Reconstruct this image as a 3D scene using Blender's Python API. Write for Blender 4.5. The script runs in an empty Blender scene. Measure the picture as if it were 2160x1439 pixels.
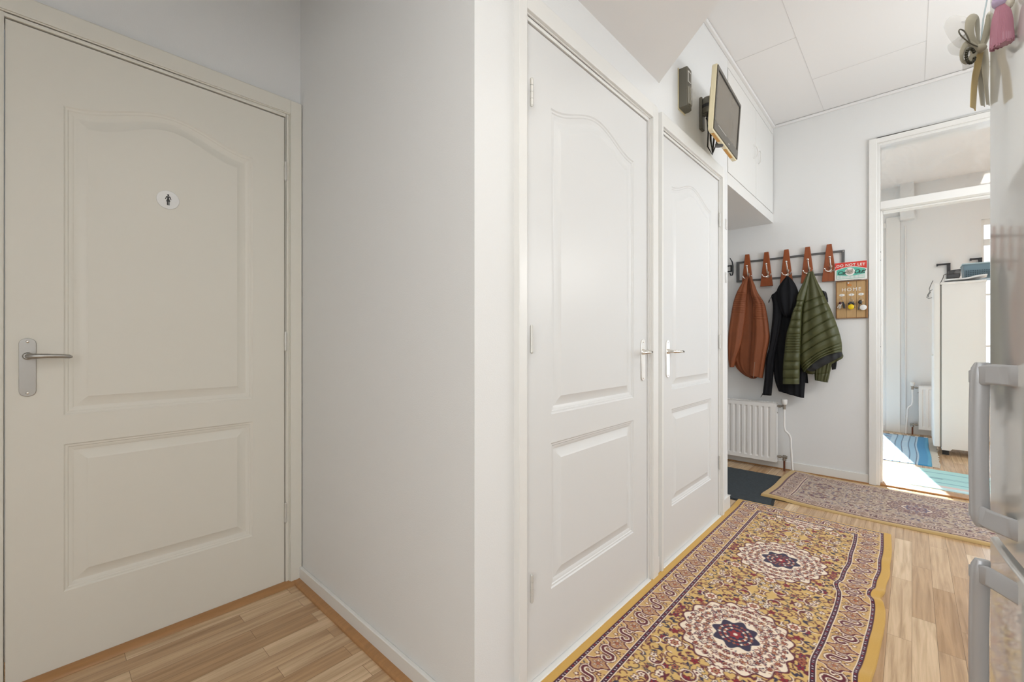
import bpy, bmesh, math, random
import numpy as np
from mathutils import Vector, Matrix
C = bpy.context.scene.collection
PI = math.pi
# ------------------------------------------------------------------ camera
F, YAW, HY, CX, CH = 915.6, 0.745, 720.9, 1078.9, 1.0576
SN, CS = math.sin(YAW), math.cos(YAW)
cam_d = bpy.data.cameras.new('camera'); cam = bpy.data.objects.new('camera', cam_d); C.objects.link(cam)
cam.location = (0, 0, CH); cam.rotation_euler = (PI/2, 0, YAW)
cam_d.sensor_width = 36; cam_d.lens = F/2160*36
cam_d.shift_x = (1080-CX)/2160; cam_d.shift_y = (HY-719.5)/2160
cam_d.clip_start = 0.02
bpy.context.scene.camera = cam
# ------------------------------------------------------------------ view
vs = bpy.context.scene.view_settings
vs.view_transform = 'Standard'; vs.look = 'None'; vs.gamma = 1; vs.use_curve_mapping = False
vs.exposure = 0.3
# ------------------------------------------------------------------ world
w = bpy.data.worlds.new('sky'); bpy.context.scene.world = w; w.use_nodes = True
bg = w.node_tree.nodes['Background']; bg.inputs['Color'].default_value = (0.78, 0.89, 1.0, 1); bg.inputs['Strength'].default_value = 2.3
# ------------------------------------------------------------------ lights
def light(name, kind, loc, energy, color=(1, 1, 1), size=None, direction=None, size_y=None):
    l = bpy.data.lights.new(name, kind); o = bpy.data.objects.new(name, l); C.objects.link(o)
    o.location = loc; l.energy = energy; l.color = color
    if size and kind == 'AREA':
        l.size = size
        if size_y: l.shape = 'RECTANGLE'; l.size_y = size_y
    if direction: o.rotation_euler = Vector(direction).to_track_quat('-Z', 'Y').to_euler()
    return o
sun = light('sun', 'SUN', (0, 9, 5), 17.0, (1, 0.965, 0.91), direction=(0.18*0.77, -0.98*0.77, -0.62)); sun.data.angle = 0.009
# added fill light at the unseen opening behind the viewer
light('fill_behind_viewer', 'AREA', (0.75, -1.36, 1.6), 20, (1.0, 0.98, 0.94), 1.0, (0, 1, 0), 1.3)
# unseen fill lights added to brighten the hall and the far room
light('entry_fill', 'AREA', (-0.05, 0.55, 2.24), 3.2, (1.0, 0.97, 0.91), 0.35, (0, 0, -1))  # added fill for the fridge front, nook and near doors
light('hall_fill', 'POINT', (0.66, 3.1, 1.65), 18.5, (1.0, 0.985, 0.96)).data.shadow_soft_size = 0.12  # added fill for the back of the hall and its ceiling
light('overhead_fill', 'AREA', (0.75, 1.7, 2.78), 6, (1.0, 0.96, 0.9), 0.4, (0, 0, -1))  # added fill from above, no fixture modelled
light('far_room_fill', 'AREA', (1.3, 5.4, 2.80), 9, (1.0, 0.98, 0.95), 0.6, (0, 0, -1))  # added fill for the room beyond the doorway

# ------------------------------------------------------------------ helpers
def at(px, py, ax, val):
    u = (px-CX)/F; v = (HY-py)/F
    D = (-SN+u*CS, CS+u*SN, v); O = (0, 0, CH)
    t = (val-O[ax])/D[ax]
    return Vector((O[0]+t*D[0], O[1]+t*D[1], O[2]+t*D[2]))
class MB:
    def __init__(s): s.v = []; s.f = []; s.sm = False
    def box(s, x0, x1, y0, y1, z0, z1):
        n = len(s.v)
        s.v += [(x, y, z) for z in (z0, z1) for y in (y0, y1) for x in (x0, x1)]
        s.f += [tuple(n+i for i in q) for q in ((0, 2, 3, 1), (4, 5, 7, 6), (0, 1, 5, 4), (2, 6, 7, 3), (0, 4, 6, 2), (1, 3, 7, 5))]
        return s
    def prism(s, pts, axis, a, b):
        """polygon pts (2d) extruded along axis from a to b"""
        def P(p, t):
            if axis == 0: return (t, p[0], p[1])
            if axis == 1: return (p[0], t, p[1])
            return (p[0], p[1], t)
        n = len(s.v); k = len(pts)
        s.v += [P(p, a) for p in pts]+[P(p, b) for p in pts]
        s.f += [tuple(n+i for i in range(k)), tuple(n+k+i for i in reversed(range(k)))]
        s.f += [(n+i, n+k+i, n+k+(i+1) % k, n+(i+1) % k) for i in range(k)]
        return s
    def tube(s, pts, r, n=12, cap=True, flat=1.0):
        pts = [Vector(p) for p in pts]; m = len(pts)
        rs = r if isinstance(r, (list, tuple)) else [r]*m
        b = len(s.v); up = None
        for i, p in enumerate(pts):
            t = (pts[min(i+1, m-1)]-pts[max(i-1, 0)]).normalized()
            if up is None:
                up = Vector((0, 0, 1)) if abs(t.z) < 0.9 else Vector((1, 0, 0))
            e = t.cross(up).normalized(); up = e.cross(t).normalized()
            for k in range(n):
                a = 2*PI*k/n
                s.v.append(tuple(p+(e*math.cos(a)+up*math.sin(a)*flat)*rs[i]))
        for i in range(m-1):
            for k in range(n):
                s.f.append((b+i*n+k, b+i*n+(k+1) % n, b+(i+1)*n+(k+1) % n, b+(i+1)*n+k))
        if cap:
            s.f.append(tuple(b+k for k in reversed(range(n)))); s.f.append(tuple(b+(m-1)*n+k for k in range(n)))
        s.sm = True
        return s
    def lathe(s, o, prof, axis=(0, 0, 1), n=24):
        A = Vector(axis).normalized(); o = Vector(o)
        return s.tube([o+A*h for r, h in prof], [max(r, 1e-4) for r, h in prof], n)
    def ball(s, o, r, n=12, sq=(1, 1, 1)):
        b = len(s.v); o = Vector(o)
        for i in range(n+1):
            t = PI*i/n
            for k in range(n*2):
                a = PI*k/n
                s.v.append((o.x+r*sq[0]*math.sin(t)*math.cos(a), o.y+r*sq[1]*math.sin(t)*math.sin(a), o.z+r*sq[2]*math.cos(t)))
        for i in range(n):
            for k in range(2*n):
                s.f.append((b+i*2*n+k, b+(i+1)*2*n+k, b+(i+1)*2*n+(k+1) % (2*n), b+i*2*n+(k+1) % (2*n)))
        s.sm = True
        return s
    def build(s, name, mat, parent=None, bevel=0, smooth=None, seg=2, M=None):
        me = bpy.data.meshes.new(name); me.from_pydata([tuple(p) for p in s.v], [], s.f)
        bm = bmesh.new(); bm.from_mesh(me)
        bmesh.ops.remove_doubles(bm, verts=bm.verts, dist=1e-6)
        bmesh.ops.recalc_face_normals(bm, faces=bm.faces); bm.to_mesh(me); bm.free()
        if M is not None: me.transform(M)
        return link(name, me, mat, parent, bevel, s.sm if smooth is None else smooth, seg)
def link(name, me, mat, parent=None, bevel=0, smooth=False, seg=2):
    o = bpy.data.objects.new(name, me); C.objects.link(o)
    if mat: me.materials.append(mat)
    if smooth or bevel:
        me.polygons.foreach_set('use_smooth', [True]*len(me.polygons)); me.set_sharp_from_angle(angle=math.radians(38))
    if bevel:
        b = o.modifiers.new('bevel', 'BEVEL'); b.width = bevel; b.segments = seg; b.limit_method = 'ANGLE'; b.angle_limit = math.radians(40); b.harden_normals = True
    if parent: o.parent = parent; o.matrix_parent_inverse = parent.matrix_world.inverted() if False else Matrix.Translation(-Vector(parent.location)) if parent.type == 'EMPTY' else Matrix()
    return o
def thing(name, loc, label, cat, group=None):
    o = bpy.data.objects.new(name, None); C.objects.link(o); o.location = loc; o.empty_display_size = 0.05
    return tag(o, label, cat, group)
def tag(o, label, cat, group=None, kind=None):
    o['label'] = label; o['category'] = cat
    if group: o['group'] = group
    if kind: o['kind'] = kind
    return o
def struct(o, label=None):
    o['kind'] = 'structure'
    if label: o['label'] = label
    return o
def text_mesh(txt, size, M, shear=0.0, ext=0.0004, bold=0.0, align='CENTER', spacing=1.0):
    cu = bpy.data.curves.new('t', 'FONT'); cu.body = txt; cu.size = size; cu.extrude = ext; cu.offset = bold
    cu.align_x = align; cu.align_y = 'CENTER'; cu.shear = shear; cu.space_character = spacing
    o = bpy.data.objects.new('t', cu); C.objects.link(o); bpy.context.view_layer.update()
    me = bpy.data.meshes.new_from_object(o.evaluated_get(bpy.context.evaluated_depsgraph_get()))
    bpy.data.objects.remove(o); me.transform(M); me.materials.clear()
    return me
# ------------------------------------------------------------------ materials
MATS = {}
def mat(name, col, rough=0.5, metal=0.0, bump=0.0, bscale=200.0, var=0.0, vscale=3.0, spec=None, coat=0.0, stretch=(1, 1, 1), alpha=None, trans=0.0, sheen=0.0, bdist=0.002):
    m = bpy.data.materials.new(name); m.use_nodes = True; nt = m.node_tree; b = nt.nodes['Principled BSDF']
    b.inputs['Base Color'].default_value = (*col, 1); b.inputs['Roughness'].default_value = rough; b.inputs['Metallic'].default_value = metal
    if spec is not None: b.inputs['Specular IOR Level'].default_value = spec
    if coat: b.inputs['Coat Weight'].default_value = coat; b.inputs['Coat Roughness'].default_value = 0.08
    if trans: b.inputs['Transmission Weight'].default_value = trans
    if sheen: b.inputs['Sheen Weight'].default_value = sheen
    if alpha is not None: b.inputs['Alpha'].default_value = alpha
    if bump or var:
        tc = nt.nodes.new('ShaderNodeTexCoord'); mp = nt.nodes.new('ShaderNodeMapping'); mp.inputs['Scale'].default_value = stretch
        nt.links.new(tc.outputs['Object'], mp.inputs['Vector'])
    if bump:
        n = nt.nodes.new('ShaderNodeTexNoise'); n.inputs['Scale'].default_value = bscale; n.inputs['Detail'].default_value = 4
        nt.links.new(mp.outputs['Vector'], n.inputs['Vector'])
        bp = nt.nodes.new('ShaderNodeBump'); bp.inputs['Strength'].default_value = bump; bp.inputs['Distance'].default_value = bdist
        nt.links.new(n.outputs['Fac'], bp.inputs['Height']); nt.links.new(bp.outputs['Normal'], b.inputs['Normal'])
    if var:
        n = nt.nodes.new('ShaderNodeTexNoise'); n.inputs['Scale'].default_value = vscale; n.inputs['Detail'].default_value = 5
        nt.links.new(mp.outputs['Vector'], n.inputs['Vector'])
        mx = nt.nodes.new('ShaderNodeMix'); mx.data_type = 'RGBA'
        mx.inputs['A'].default_value = (*[c*(1-var) for c in col], 1); mx.inputs['B'].default_value = (*[min(1, c*(1+var)) for c in col], 1)
        nt.links.new(n.outputs['Fac'], mx.inputs['Factor']); nt.links.new(mx.outputs['Result'], b.inputs['Base Color'])
    MATS[name] = m
    return m
M_wall = mat('wall_paint', (0.795, 0.795, 0.785), 0.75, bump=0.25, bscale=320, var=0.012, vscale=2.0)
M_ceil = mat('ceiling_paint', (0.84, 0.83, 0.82), 0.8, bump=0.05, bscale=90)
M_gloss = mat('white_gloss_paint', (0.735, 0.733, 0.722), 0.36, spec=0.35, bump=0.06, bscale=60, bdist=0.001)
M_frame = mat('frame_paint', (0.81, 0.80, 0.77), 0.3)
M_cream_paint = mat('cream_gloss_paint', (0.79, 0.765, 0.69), 0.38, spec=0.35, bump=0.06, bscale=60, bdist=0.001)
M_hinge = mat('painted_hinge', (0.66, 0.65, 0.61), 0.35, metal=0.3)
M_gap = mat('dark_gap', (0.04, 0.035, 0.03), 0.8)
M_alu = mat('satin_aluminium', (0.44, 0.43, 0.41), 0.38, metal=1.0, bump=0.05, bscale=120)
M_chrome = mat('nickel', (0.80, 0.77, 0.72), 0.16, metal=1.0)
M_steel = mat('grey_steel', (0.13, 0.13, 0.13), 0.45, metal=0.6)
M_black = mat('black_plastic', (0.015, 0.015, 0.017), 0.35)
M_olive = mat('olive_grey_plastic', (0.15, 0.14, 0.11), 0.42, metal=0.3)
M_teak = mat('varnished_teak', (0.29, 0.07, 0.017), 0.35, var=0.3, vscale=14, stretch=(6, 6, 0.6))
M_white_plastic = mat('white_plastic', (0.8, 0.79, 0.76), 0.35)
M_rad = mat('radiator_enamel', (0.88, 0.86, 0.83), 0.3)
M_cream = mat('cream_plastic', (0.80, 0.71, 0.48), 0.4)
M_handle = mat('silver_plastic', (0.50, 0.505, 0.52), 0.34, metal=0.3)
M_fridge = mat('fridge_enamel', (0.86, 0.87, 0.85), 0.06, spec=0.7, coat=0.6)
M_glass = None
def glass(name='window_glass', smudge=False):
    m = bpy.data.materials.new(name); m.use_nodes = True; nt = m.node_tree; nt.nodes.clear()
    out = nt.nodes.new('ShaderNodeOutputMaterial'); tr = nt.nodes.new('ShaderNodeBsdfTransparent'); gl = nt.nodes.new('ShaderNodeBsdfGlossy')
    gl.inputs['Roughness'].default_value = 0.03; fr = nt.nodes.new('ShaderNodeFresnel'); fr.inputs['IOR'].default_value = 1.45
    mx = nt.nodes.new('ShaderNodeMixShader'); nt.links.new(fr.outputs[0], mx.inputs[0]); nt.links.new(tr.outputs[0], mx.inputs[1]); nt.links.new(gl.outputs[0], mx.inputs[2])
    last = mx
    if smudge:
        df = nt.nodes.new('ShaderNodeBsdfDiffuse'); df.inputs[0].default_value = (0.9, 0.9, 0.88, 1)
        n = nt.nodes.new('ShaderNodeTexNoise'); n.inputs['Scale'].default_value = 5; n.inputs['Detail'].default_value = 5; n.inputs['Distortion'].default_value = 1.5
        tc = nt.nodes.new('ShaderNodeTexCoord'); nt.links.new(tc.outputs['Object'], n.inputs['Vector'])
        r = nt.nodes.new('ShaderNodeMapRange'); r.inputs['From Min'].default_value = 0.52; r.inputs['From Max'].default_value = 0.75; r.inputs['To Max'].default_value = 0.10
        nt.links.new(n.outputs['Fac'], r.inputs['Value'])
        m2 = nt.nodes.new('ShaderNodeMixShader'); nt.links.new(r.outputs[0], m2.inputs[0]); nt.links.new(mx.outputs[0], m2.inputs[1]); nt.links.new(df.outputs[0], m2.inputs[2]); last = m2
    nt.links.new(last.outputs[0], out.inputs[0])
    return m
M_glass = glass(); M_smudge = glass('smeared_glass', True)
def floor_mat():
    m = bpy.data.materials.new('laminate_floor'); m.use_nodes = True; nt = m.node_tree; b = nt.nodes['Principled BSDF']; N = nt.nodes.new; L = nt.links.new
    tc = N('ShaderNodeTexCoord'); mp = N('ShaderNodeMapping'); mp.inputs['Rotation'].default_value = (0, 0, PI/2); L(tc.outputs['Object'], mp.inputs['Vector'])
    br = N('ShaderNodeTexBrick'); br.offset = 0.37; br.offset_frequency = 2; br.squash = 1
    br.inputs['Scale'].default_value = 1; br.inputs['Brick Width'].default_value = 0.52; br.inputs['Row Height'].default_value = 0.066
    br.inputs['Mortar Size'].default_value = 0.0006; br.inputs['Mortar Smooth'].default_value = 0.2; br.inputs['Bias'].default_value = 0
    br.inputs['Color1'].default_value = (0.0, 0, 0, 1); br.inputs['Color2'].default_value = (1, 1, 1, 1); br.inputs['Mortar'].default_value = (0, 0, 0, 1)
    L(mp.outputs['Vector'], br.inputs['Vector'])
    g = N('ShaderNodeMapping'); g.inputs['Scale'].default_value = (55, 2.4, 1); L(tc.outputs['Object'], g.inputs['Vector'])
    off = N('ShaderNodeVectorMath'); off.operation = 'MULTIPLY_ADD'; off.inputs[1].default_value = (7, 31, 3)
    L(br.outputs['Color'], off.inputs[0]); L(g.outputs['Vector'], off.inputs[2])
    n = N('ShaderNodeTexNoise'); n.inputs['Scale'].default_value = 1; n.inputs['Detail'].default_value = 6; n.inputs['Roughness'].default_value = 0.6; n.inputs['Distortion'].default_value = 0.5
    L(off.outputs[0], n.inputs['Vector'])
    r1 = N('ShaderNodeValToRGB'); e = r1.color_ramp.elements
    e[0].color = (0.51, 0.31, 0.155, 1); e[1].color = (0.78, 0.57, 0.36, 1)
    L(br.outputs['Color'], r1.inputs['Fac'])
    r2 = N('ShaderNodeValToRGB'); e = r2.color_ramp.elements; e[0].position = 0.3; e[0].color = (0.62, 0.56, 0.5, 1); e[1].position = 0.62; e[1].color = (1.04, 1.04, 1.04, 1)
    L(n.outputs['Fac'], r2.inputs['Fac'])
    mx = N('ShaderNodeMix'); mx.data_type = 'RGBA'; mx.blend_type = 'MULTIPLY'; mx.inputs['Factor'].default_value = 1; L(r1.outputs[0], mx.inputs['A']); L(r2.outputs[0], mx.inputs['B'])
    m3 = N('ShaderNodeMix'); m3.data_type = 'RGBA'; m3.inputs['B'].default_value = (0.16, 0.09, 0.04, 1); L(br.outputs['Fac'], m3.inputs['Factor']); L(mx.outputs['Result'], m3.inputs['A'])
    L(m3.outputs['Result'], b.inputs['Base Color'])
    b.inputs['Roughness'].default_value = 0.24; b.inputs['Specular IOR Level'].default_value = 0.7
    bp = N('ShaderNodeBump'); bp.inputs['Strength'].default_value = 0.12; bp.inputs['Distance'].default_value = 0.001; L(n.outputs['Fac'], bp.inputs['Height']); L(bp.outputs['Normal'], b.inputs['Normal'])
    return m
M_floor = floor_mat()
M_oak = mat('oak_strip', (0.42, 0.215, 0.085), 0.4, var=0.25, vscale=10, stretch=(8, 1, 8))
# ------------------------------------------------------------------ room shell
WX = -0.86; TX = -2.0; RY = 0.7865; BY = 4.184; CZ = 2.872; FY = 6.8
def wallbox(name, *boxes, m=M_wall, label=None, bevel=0):
    b = MB()
    for q in boxes: b.box(*q)
    return struct(b.build(name, m, bevel=bevel), label)
wallbox('floor', (-3.2, 3.2, -1.5, 7.2, -0.05, 0.0), m=M_floor)
# hall ceiling with board seams
cm = MB().box(-2.1, 1.4, -1.5, 4.3, CZ, CZ+0.05)
struct(cm.build('ceiling', M_ceil))
seam = mat('ceiling_seam', (0.70, 0.69, 0.68), 0.8)
sb = MB()
P1 = at(1668, 75, 2, CZ); P2 = at(1733, 235, 2, CZ); P3 = at(1660, 30, 2, CZ)
xs1 = at(1680, 80, 2, CZ).x; xs2 = at(1955, 85, 2, CZ).x
sb.box(xs1-0.0015, xs1+0.0015, 1.6, 4.18, CZ-0.0012, CZ+0.001); sb.box(xs2-0.0015, xs2+0.0015, 1.6, 4.18, CZ-0.0012, CZ+0.001)
ys1 = at(1676, 80, 2, CZ).y; ys2 = at(1954, 86, 2, CZ).y
sb.box(WX, xs1, ys1-0.0015, ys1+0.0015, CZ-0.0012, CZ+0.001); sb.box(xs1, xs2, ys2-0.0015, ys2+0.0015, CZ-0.0012, CZ+0.001)
struct(sb.build('trim_1', seam), 'thin seams between the ceiling boards')
# lowered ceiling over the near part of the hall with a diagonal end
LZ = 2.255
lc = MB().prism([(WX, -1.4), (1.3, -1.4), (1.3, 0.05), (-0.4925, 1.614), (WX, 1.94)], 2, LZ, CZ-0.001)
struct(lc.build('ceiling_lowered', M_ceil), 'lowered white ceiling with a diagonal edge above the near doors')
# walls
D1 = (-0.0765, 0.7195)           # toilet door opening
wallbox('wall_toilet', (TX-0.12, TX-0.012, -1.5, D1[0]-0.02, 0, CZ), (TX-0.12, TX-0.012, D1[1]+0.02, RY, 0, CZ), (TX-0.12, TX-0.012, D1[0]-0.02, D1[1]+0.02, 2.05, CZ), (TX-0.30, TX-0.2, -0.4, 1.0, 0, CZ))
wallbox('wall_return', (TX-0.12, WX, RY, RY+0.08, 0, CZ))
A0, A1, B0, B1 = 1.0, 1.8125, 1.962, 2.772
WE = 2.955
wallbox('wall_left', (WX-0.1, WX, RY+0.08, A0-0.03, 0, CZ), (WX-0.1, WX, A1+0.03, B0-0.03, 0, CZ), (WX-0.1, WX, B1+0.03, WE, 0, CZ),
        (WX-0.1, WX, A0-0.03, A1+0.03, 2.06, CZ), (WX-0.1, WX, B0-0.03, B1+0.03, 2.06, CZ), (WX-0.5, WX-0.4, 0.9, WE-0.1, 0, CZ))
wallbox('wall_niche', (-2.0, WX-0.1, WE-0.1, WE, 0, CZ), (-2.1, -2.0, WE-0.1, BY, 0, CZ))
JX0, JX1 = -0.171, 0.62
wallbox('wall_back', (-2.1, JX0-0.02, BY, BY+0.12, 0, CZ), (JX1+0.02, 1.4, BY, BY+0.12, 0, CZ), (JX0-0.02, JX1+0.02, BY, BY+0.12, 2.52, CZ))
# right wall with window opening, wall behind the viewer with window opening
wallbox('wall_right', (1.3, 1.4, -1.5, 2.4, 0, CZ), (1.3, 1.4, 4.0, 4.3, 0, CZ), (1.3, 1.4, 2.4, 4.0, 0, 0.8), (1.3, 1.4, 2.4, 4.0, 2.4, CZ))
wallbox('wall_behind', (-2.1, 0.2, -1.3, -1.2, 0, CZ), (1.25, 1.3, -1.3, -1.2, 0, CZ), (0.2, 1.25, -1.3, -1.2, 0, 0.9), (0.2, 1.25, -1.3, -1.2, 2.3, CZ))
# far room
wallbox('wall_far', (-0.235, 0.545, FY, FY+0.15, 0, CZ), (-2.6, -0.235, FY, FY+0.15, 2.45, CZ), (1.5, 2.6, FY, FY+0.15, 0, CZ), (0.545, 1.5, FY, FY+0.15, 2.36, CZ), (-2.6, -0.235, FY, FY+0.15, 0, 0.06), (0.545, 1.5, FY, FY+0.15, 0, 0.06))
wallbox('wall_far_left', (-2.7, -2.6, BY+0.12, FY+0.15, 0, CZ))
wallbox('wall_far_right', (2.6, 2.7, BY+0.12, FY+0.15, 0, CZ))
wallbox('wall_far_near', (-2.6, -2.1, BY, BY+0.12, 0, CZ), (1.4, 2.6, BY, BY+0.12, 0, CZ))
struct(MB().box(-2.7, 2.7, 4.3, FY+0.15, CZ, CZ+0.05).build('ceiling_far', M_ceil))
# cornice / edge lath of the ceiling
cl = MB().box(-0.86, 1.3, BY-0.02, BY, CZ-0.022, CZ-0.002).box(WX, WX+0.02, 1.95, BY-0.02, CZ-0.022, CZ-0.002)
struct(cl.build('trim_2', M_ceil, bevel=0.005), 'slim ceiling lath')
# ------------------------------------------------------------------ moulded doors
def panel_door(name, x, y0, y1, z0, z1, label, m=None):
    """door leaf in plane x (front towards +x), two moulded panels, the upper with an eyebrow arch"""
    v = []; f = []; W = y1-y0
    py0, py1 = y0+0.122, y1-0.122
    NA = 40
    prof = [(0, 0), (0.004, -0.0035), (0.009, -0.0040), (0.012, -0.0065), (0.017, -0.0072), (0.024, -0.0105), (0.030, -0.0105), (0.052, -0.0030), (0.056, -0.0010), (0.058, -0.0010)]
    def arch(t): return 0.068*(0.5-0.5*math.cos(2*PI*t))
    def q(a, b, c, d): f.append((a, b, c, d))
    def V(y, z, dx=0): v.append((x+dx, y, z)); return len(v)-1
    cols = [py0+(py1-py0)*i/NA for i in range(NA+1)]
    def strip(lo, hi):
        A = [V(c, lo(i)) for i, c in enumerate(cols)]; B = [V(c, hi(i)) for i, c in enumerate(cols)]
        for i in range(NA): q(A[i], A[i+1], B[i+1], B[i])
    tb, ts = 0.822, 1.816; bb, bt = 0.255, 0.728
    # rails
    strip(lambda i: z0, lambda i: bb); strip(lambda i: bt, lambda i: tb); strip(lambda i: ts+arch(i/NA), lambda i: z1)
    for a, b in ((y0, py0), (py1, y1)):
        for zz0, zz1 in ((z0, bb), (bb, bt), (bt, tb), (tb, ts), (ts, z1)):
            q(V(a, zz0), V(b, zz0), V(b, zz1), V(a, zz1))
    for (lo, hi, ar) in ((bb, bt, False), (tb, ts, True)):
        prev = None
        for d, dx in prof:
            Y0, Y1 = py0+d, py1-d
            top = [V(Y0+(Y1-Y0)*i/NA, hi-d+(arch(i/NA) if ar else 0), dx) for i in range(NA+1)]
            bot = [V(Y0+(Y1-Y0)*i/NA, lo+d, dx) for i in range(NA+1)]
            if prev:
                pt, pb = prev
                for i in range(NA):
                    q(pt[i+1], pt[i], top[i], top[i+1]); q(pb[i], pb[i+1], bot[i+1], bot[i])
                q(pt[0], pb[0], bot[0], top[0]); q(pb[NA], pt[NA], top[NA], bot[NA])
            prev = (top, bot)
        for i in range(NA): q(prev[1][i], prev[1][i+1], prev[0][i+1], prev[0][i])
    # back and sides
    t = -0.038
    e = [V(y0, z0), V(y1, z0), V(y1, z1), V(y0, z1)]; g = [V(y0, z0, t), V(y1, z0, t), V(y1, z1, t), V(y0, z1, t)]
    for i in range(4): q(e[i], e[(i+1) % 4], g[(i+1) % 4], g[i])
    q(g[0], g[3], g[2], g[1])
    me = bpy.data.meshes.new(name); me.from_pydata(v, [], f)
    bm = bmesh.new(); bm.from_mesh(me); bmesh.ops.remove_doubles(bm, verts=bm.verts, dist=1e-5); bm.to_mesh(me); bm.free()
    o = link(name, me, m or M_gloss, smooth=True)
    me.set_sharp_from_angle(angle=math.radians(25))
    return struct(o, label)
def frame(parent, x, y0, y1, z1, proud=0.022, wl=0.05, wr=0.075, wt=0.06, gap=0.004, mt=None):
    """rebated frame: inner lip then wider proud member"""
    m = MB()
    lo, hi = y0-gap, y1+gap; lip = 0.013; zt = z1+gap
    X1 = x+0.006
    m.box(x-0.04, X1, lo-lip, lo, 0, zt+lip); m.box(x-0.04, X1, hi, hi+lip, 0, zt+lip); m.box(x-0.04, X1, lo, hi, zt, zt+lip)
    m.box(x-0.04, x+0.012, lo-lip-0.004, lo-lip, 0, zt+lip+0.004); m.box(x-0.04, x+0.012, hi+lip, hi+lip+0.004, 0, zt+lip+0.004); m.box(x-0.04, x+0.012, lo-lip, hi+lip, zt+lip, zt+lip+0.004)
    k = lip+0.004
    m.box(x-0.04, x+proud, lo-k-wl, lo-k, 0, zt+k+wt); m.box(x-0.04, x+proud, hi+k, hi+k+wr, 0, zt+k+wt); m.box(x-0.04, x+proud, lo-k, hi+k, zt+k, zt+k+wt)
    return m.build('door_frame', mt or M_frame, parent, bevel=0.002)
def hinge(parent, x, y, zc, m=M_hinge):
    b = MB()
    for k in range(4):
        b.lathe((x, y, zc-0.04+0.02*k+0.0006), [(0.0055, 0), (0.0055, 0.0188)], n=12)
    b.lathe((x, y, zc-0.043), [(0.003, 0), (0.0045, 0.002), (0.0045, 0.084), (0.003, 0.086)], n=12)
    return b.build('hinge', m, parent, smooth=True)
def lever(parent, x, y, zc, sgn, m, plate_w=0.036, hz=0.035, reach=0.095, L=None):
    """back plate with rounded ends and lever; plate centre (y, zc)"""
    pts = []
    hw = plate_w/2; hh = 0.0895; n = 10; ry = hw*0.9
    for k in range(n+1):
        a = PI*k/n; pts.append((y+hw*math.cos(a), zc+hh-ry+ry*math.sin(a)))
    for k in range(n+1):
        a = PI+PI*k/n; pts.append((y+hw*math.cos(a), zc-hh+ry+ry*math.sin(a)))
    pl = MB().prism(pts, 0, x, x+0.0045).build('handle_plate', m, parent, bevel=0.0012)
    h = MB(); zz = zc+hz
    h.lathe((x+0.004, y, zz), [(0.0115, 0), (0.0115, 0.006), (0.009, 0.008), (0.008, 0.03)], axis=(1, 0, 0))
    pp = [(x+0.026, y, zz), (x+0.040, y+sgn*0.004, zz), (x+0.047, y+sgn*0.016, zz), (x+0.049, y+sgn*0.04, zz), (x+0.047, y+sgn*0.07, zz-0.001), (x+0.043, y+sgn*(reach-0.006), zz-0.003), (x+0.040, y+sgn*reach, zz-0.004)]
    h.tube(pp, [0.008, 0.0085, 0.008, 0.0072, 0.0068, 0.0062, 0.003], n=14)
    o = h.build('lever', m, pl, smooth=True)
    s = MB()
    for dz in (0.079, -0.079): s.ball((x+0.0045, y, zc+dz), 0.0042, 6, (0.5, 1, 1))
    s.build('screw', M_chrome, pl)
    return pl
d1 = panel_door('door_1', TX, -0.0724, 0.7156, 0.013, 2.028, 'cream-white moulded toilet door with a round sign, left side of the hall', M_cream_paint)
frame(d1, TX, -0.0724, 0.7156, 2.028, proud=0.016, wl=0.05, wr=0.0465, wt=0.058, mt=M_cream_paint)
for z in (1.797, 1.06, 0.317): hinge(d1, TX+0.006, 0.7195, z)
lever(d1, TX, -0.0275, 0.9785, 1, M_alu)
MB().box(TX-0.03, TX+0.003, -0.085, -0.0775, 0.86, 1.08).build('strike_plate', M_steel, d1)
# toilet interior dark gap behind
d2 = panel_door('door_2', WX, A0, A1-0.0, 0.013, 2.028, 'white moulded cupboard door with hinges on its left, nearest the wall corner')
frame(d2, WX, A0, A1, 2.028, proud=0.022, wl=0.036, wr=0.052)
for z in (1.806, 1.065, 0.317): hinge(d2, WX+0.022, A0-0.002, z)
lever(d2, WX, 1.772, 0.978, -1, M_chrome, plate_w=0.034)
d3 = panel_door('door_3', WX, B0, B1, 0.013, 2.028, 'white moulded cupboard door with hinges on its right, beside the coat niche')
frame(d3, WX, B0, B1, 2.028, proud=0.022, wl=0.018, wr=0.03)
for z in (1.792, 1.057, 0.33): hinge(d3, WX+0.008, B1+0.003, z)
lever(d3, WX, 2.032, 0.976, 1, M_chrome, plate_w=0.034)
struct(MB().box(WX, WX+0.012, 1.898, 1.921, 0, 0.075).box(WX, WX+0.014, B1+0.055, WE+0.012, 0, 0.085).box(WX-0.1, WX+0.014, WE, WE+0.012, 0, 0.085).build('baseboard_left', M_frame, bevel=0.003))
# thresholds under the doors
struct(MB().box(WX-0.04, WX+0.018, A0-0.01, A1+0.01, 0, 0.011).box(WX-0.04, WX+0.018, B0-0.01, B1+0.01, 0, 0.011).build('trim_3', M_frame, bevel=0.003), 'white thresholds under the two moulded doors')
struct(MB().prism([(TX+0.0, 0), (TX+0.035, 0), (TX+0.03, 0.008), (TX+0.008, 0.018), (TX+0.0, 0.018)], 1, -1.2, RY-0.03).build('trim_4', M_oak, bevel=0.001), 'oak threshold strip along the toilet door')
struct(MB().box(TX-0.012, WX, RY-0.014, RY, 0, 0.062).build('baseboard_return', M_frame, bevel=0.003))
struct(MB().prism([(RY-0.014, 0), (RY-0.040, 0), (RY-0.040, 0.006), (RY-0.034, 0.013), (RY-0.014, 0.016)], 0, TX+0.0, WX).build('trim_5', M_oak), 'oak edge strip beside the white baseboard of the return wall')
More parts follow.
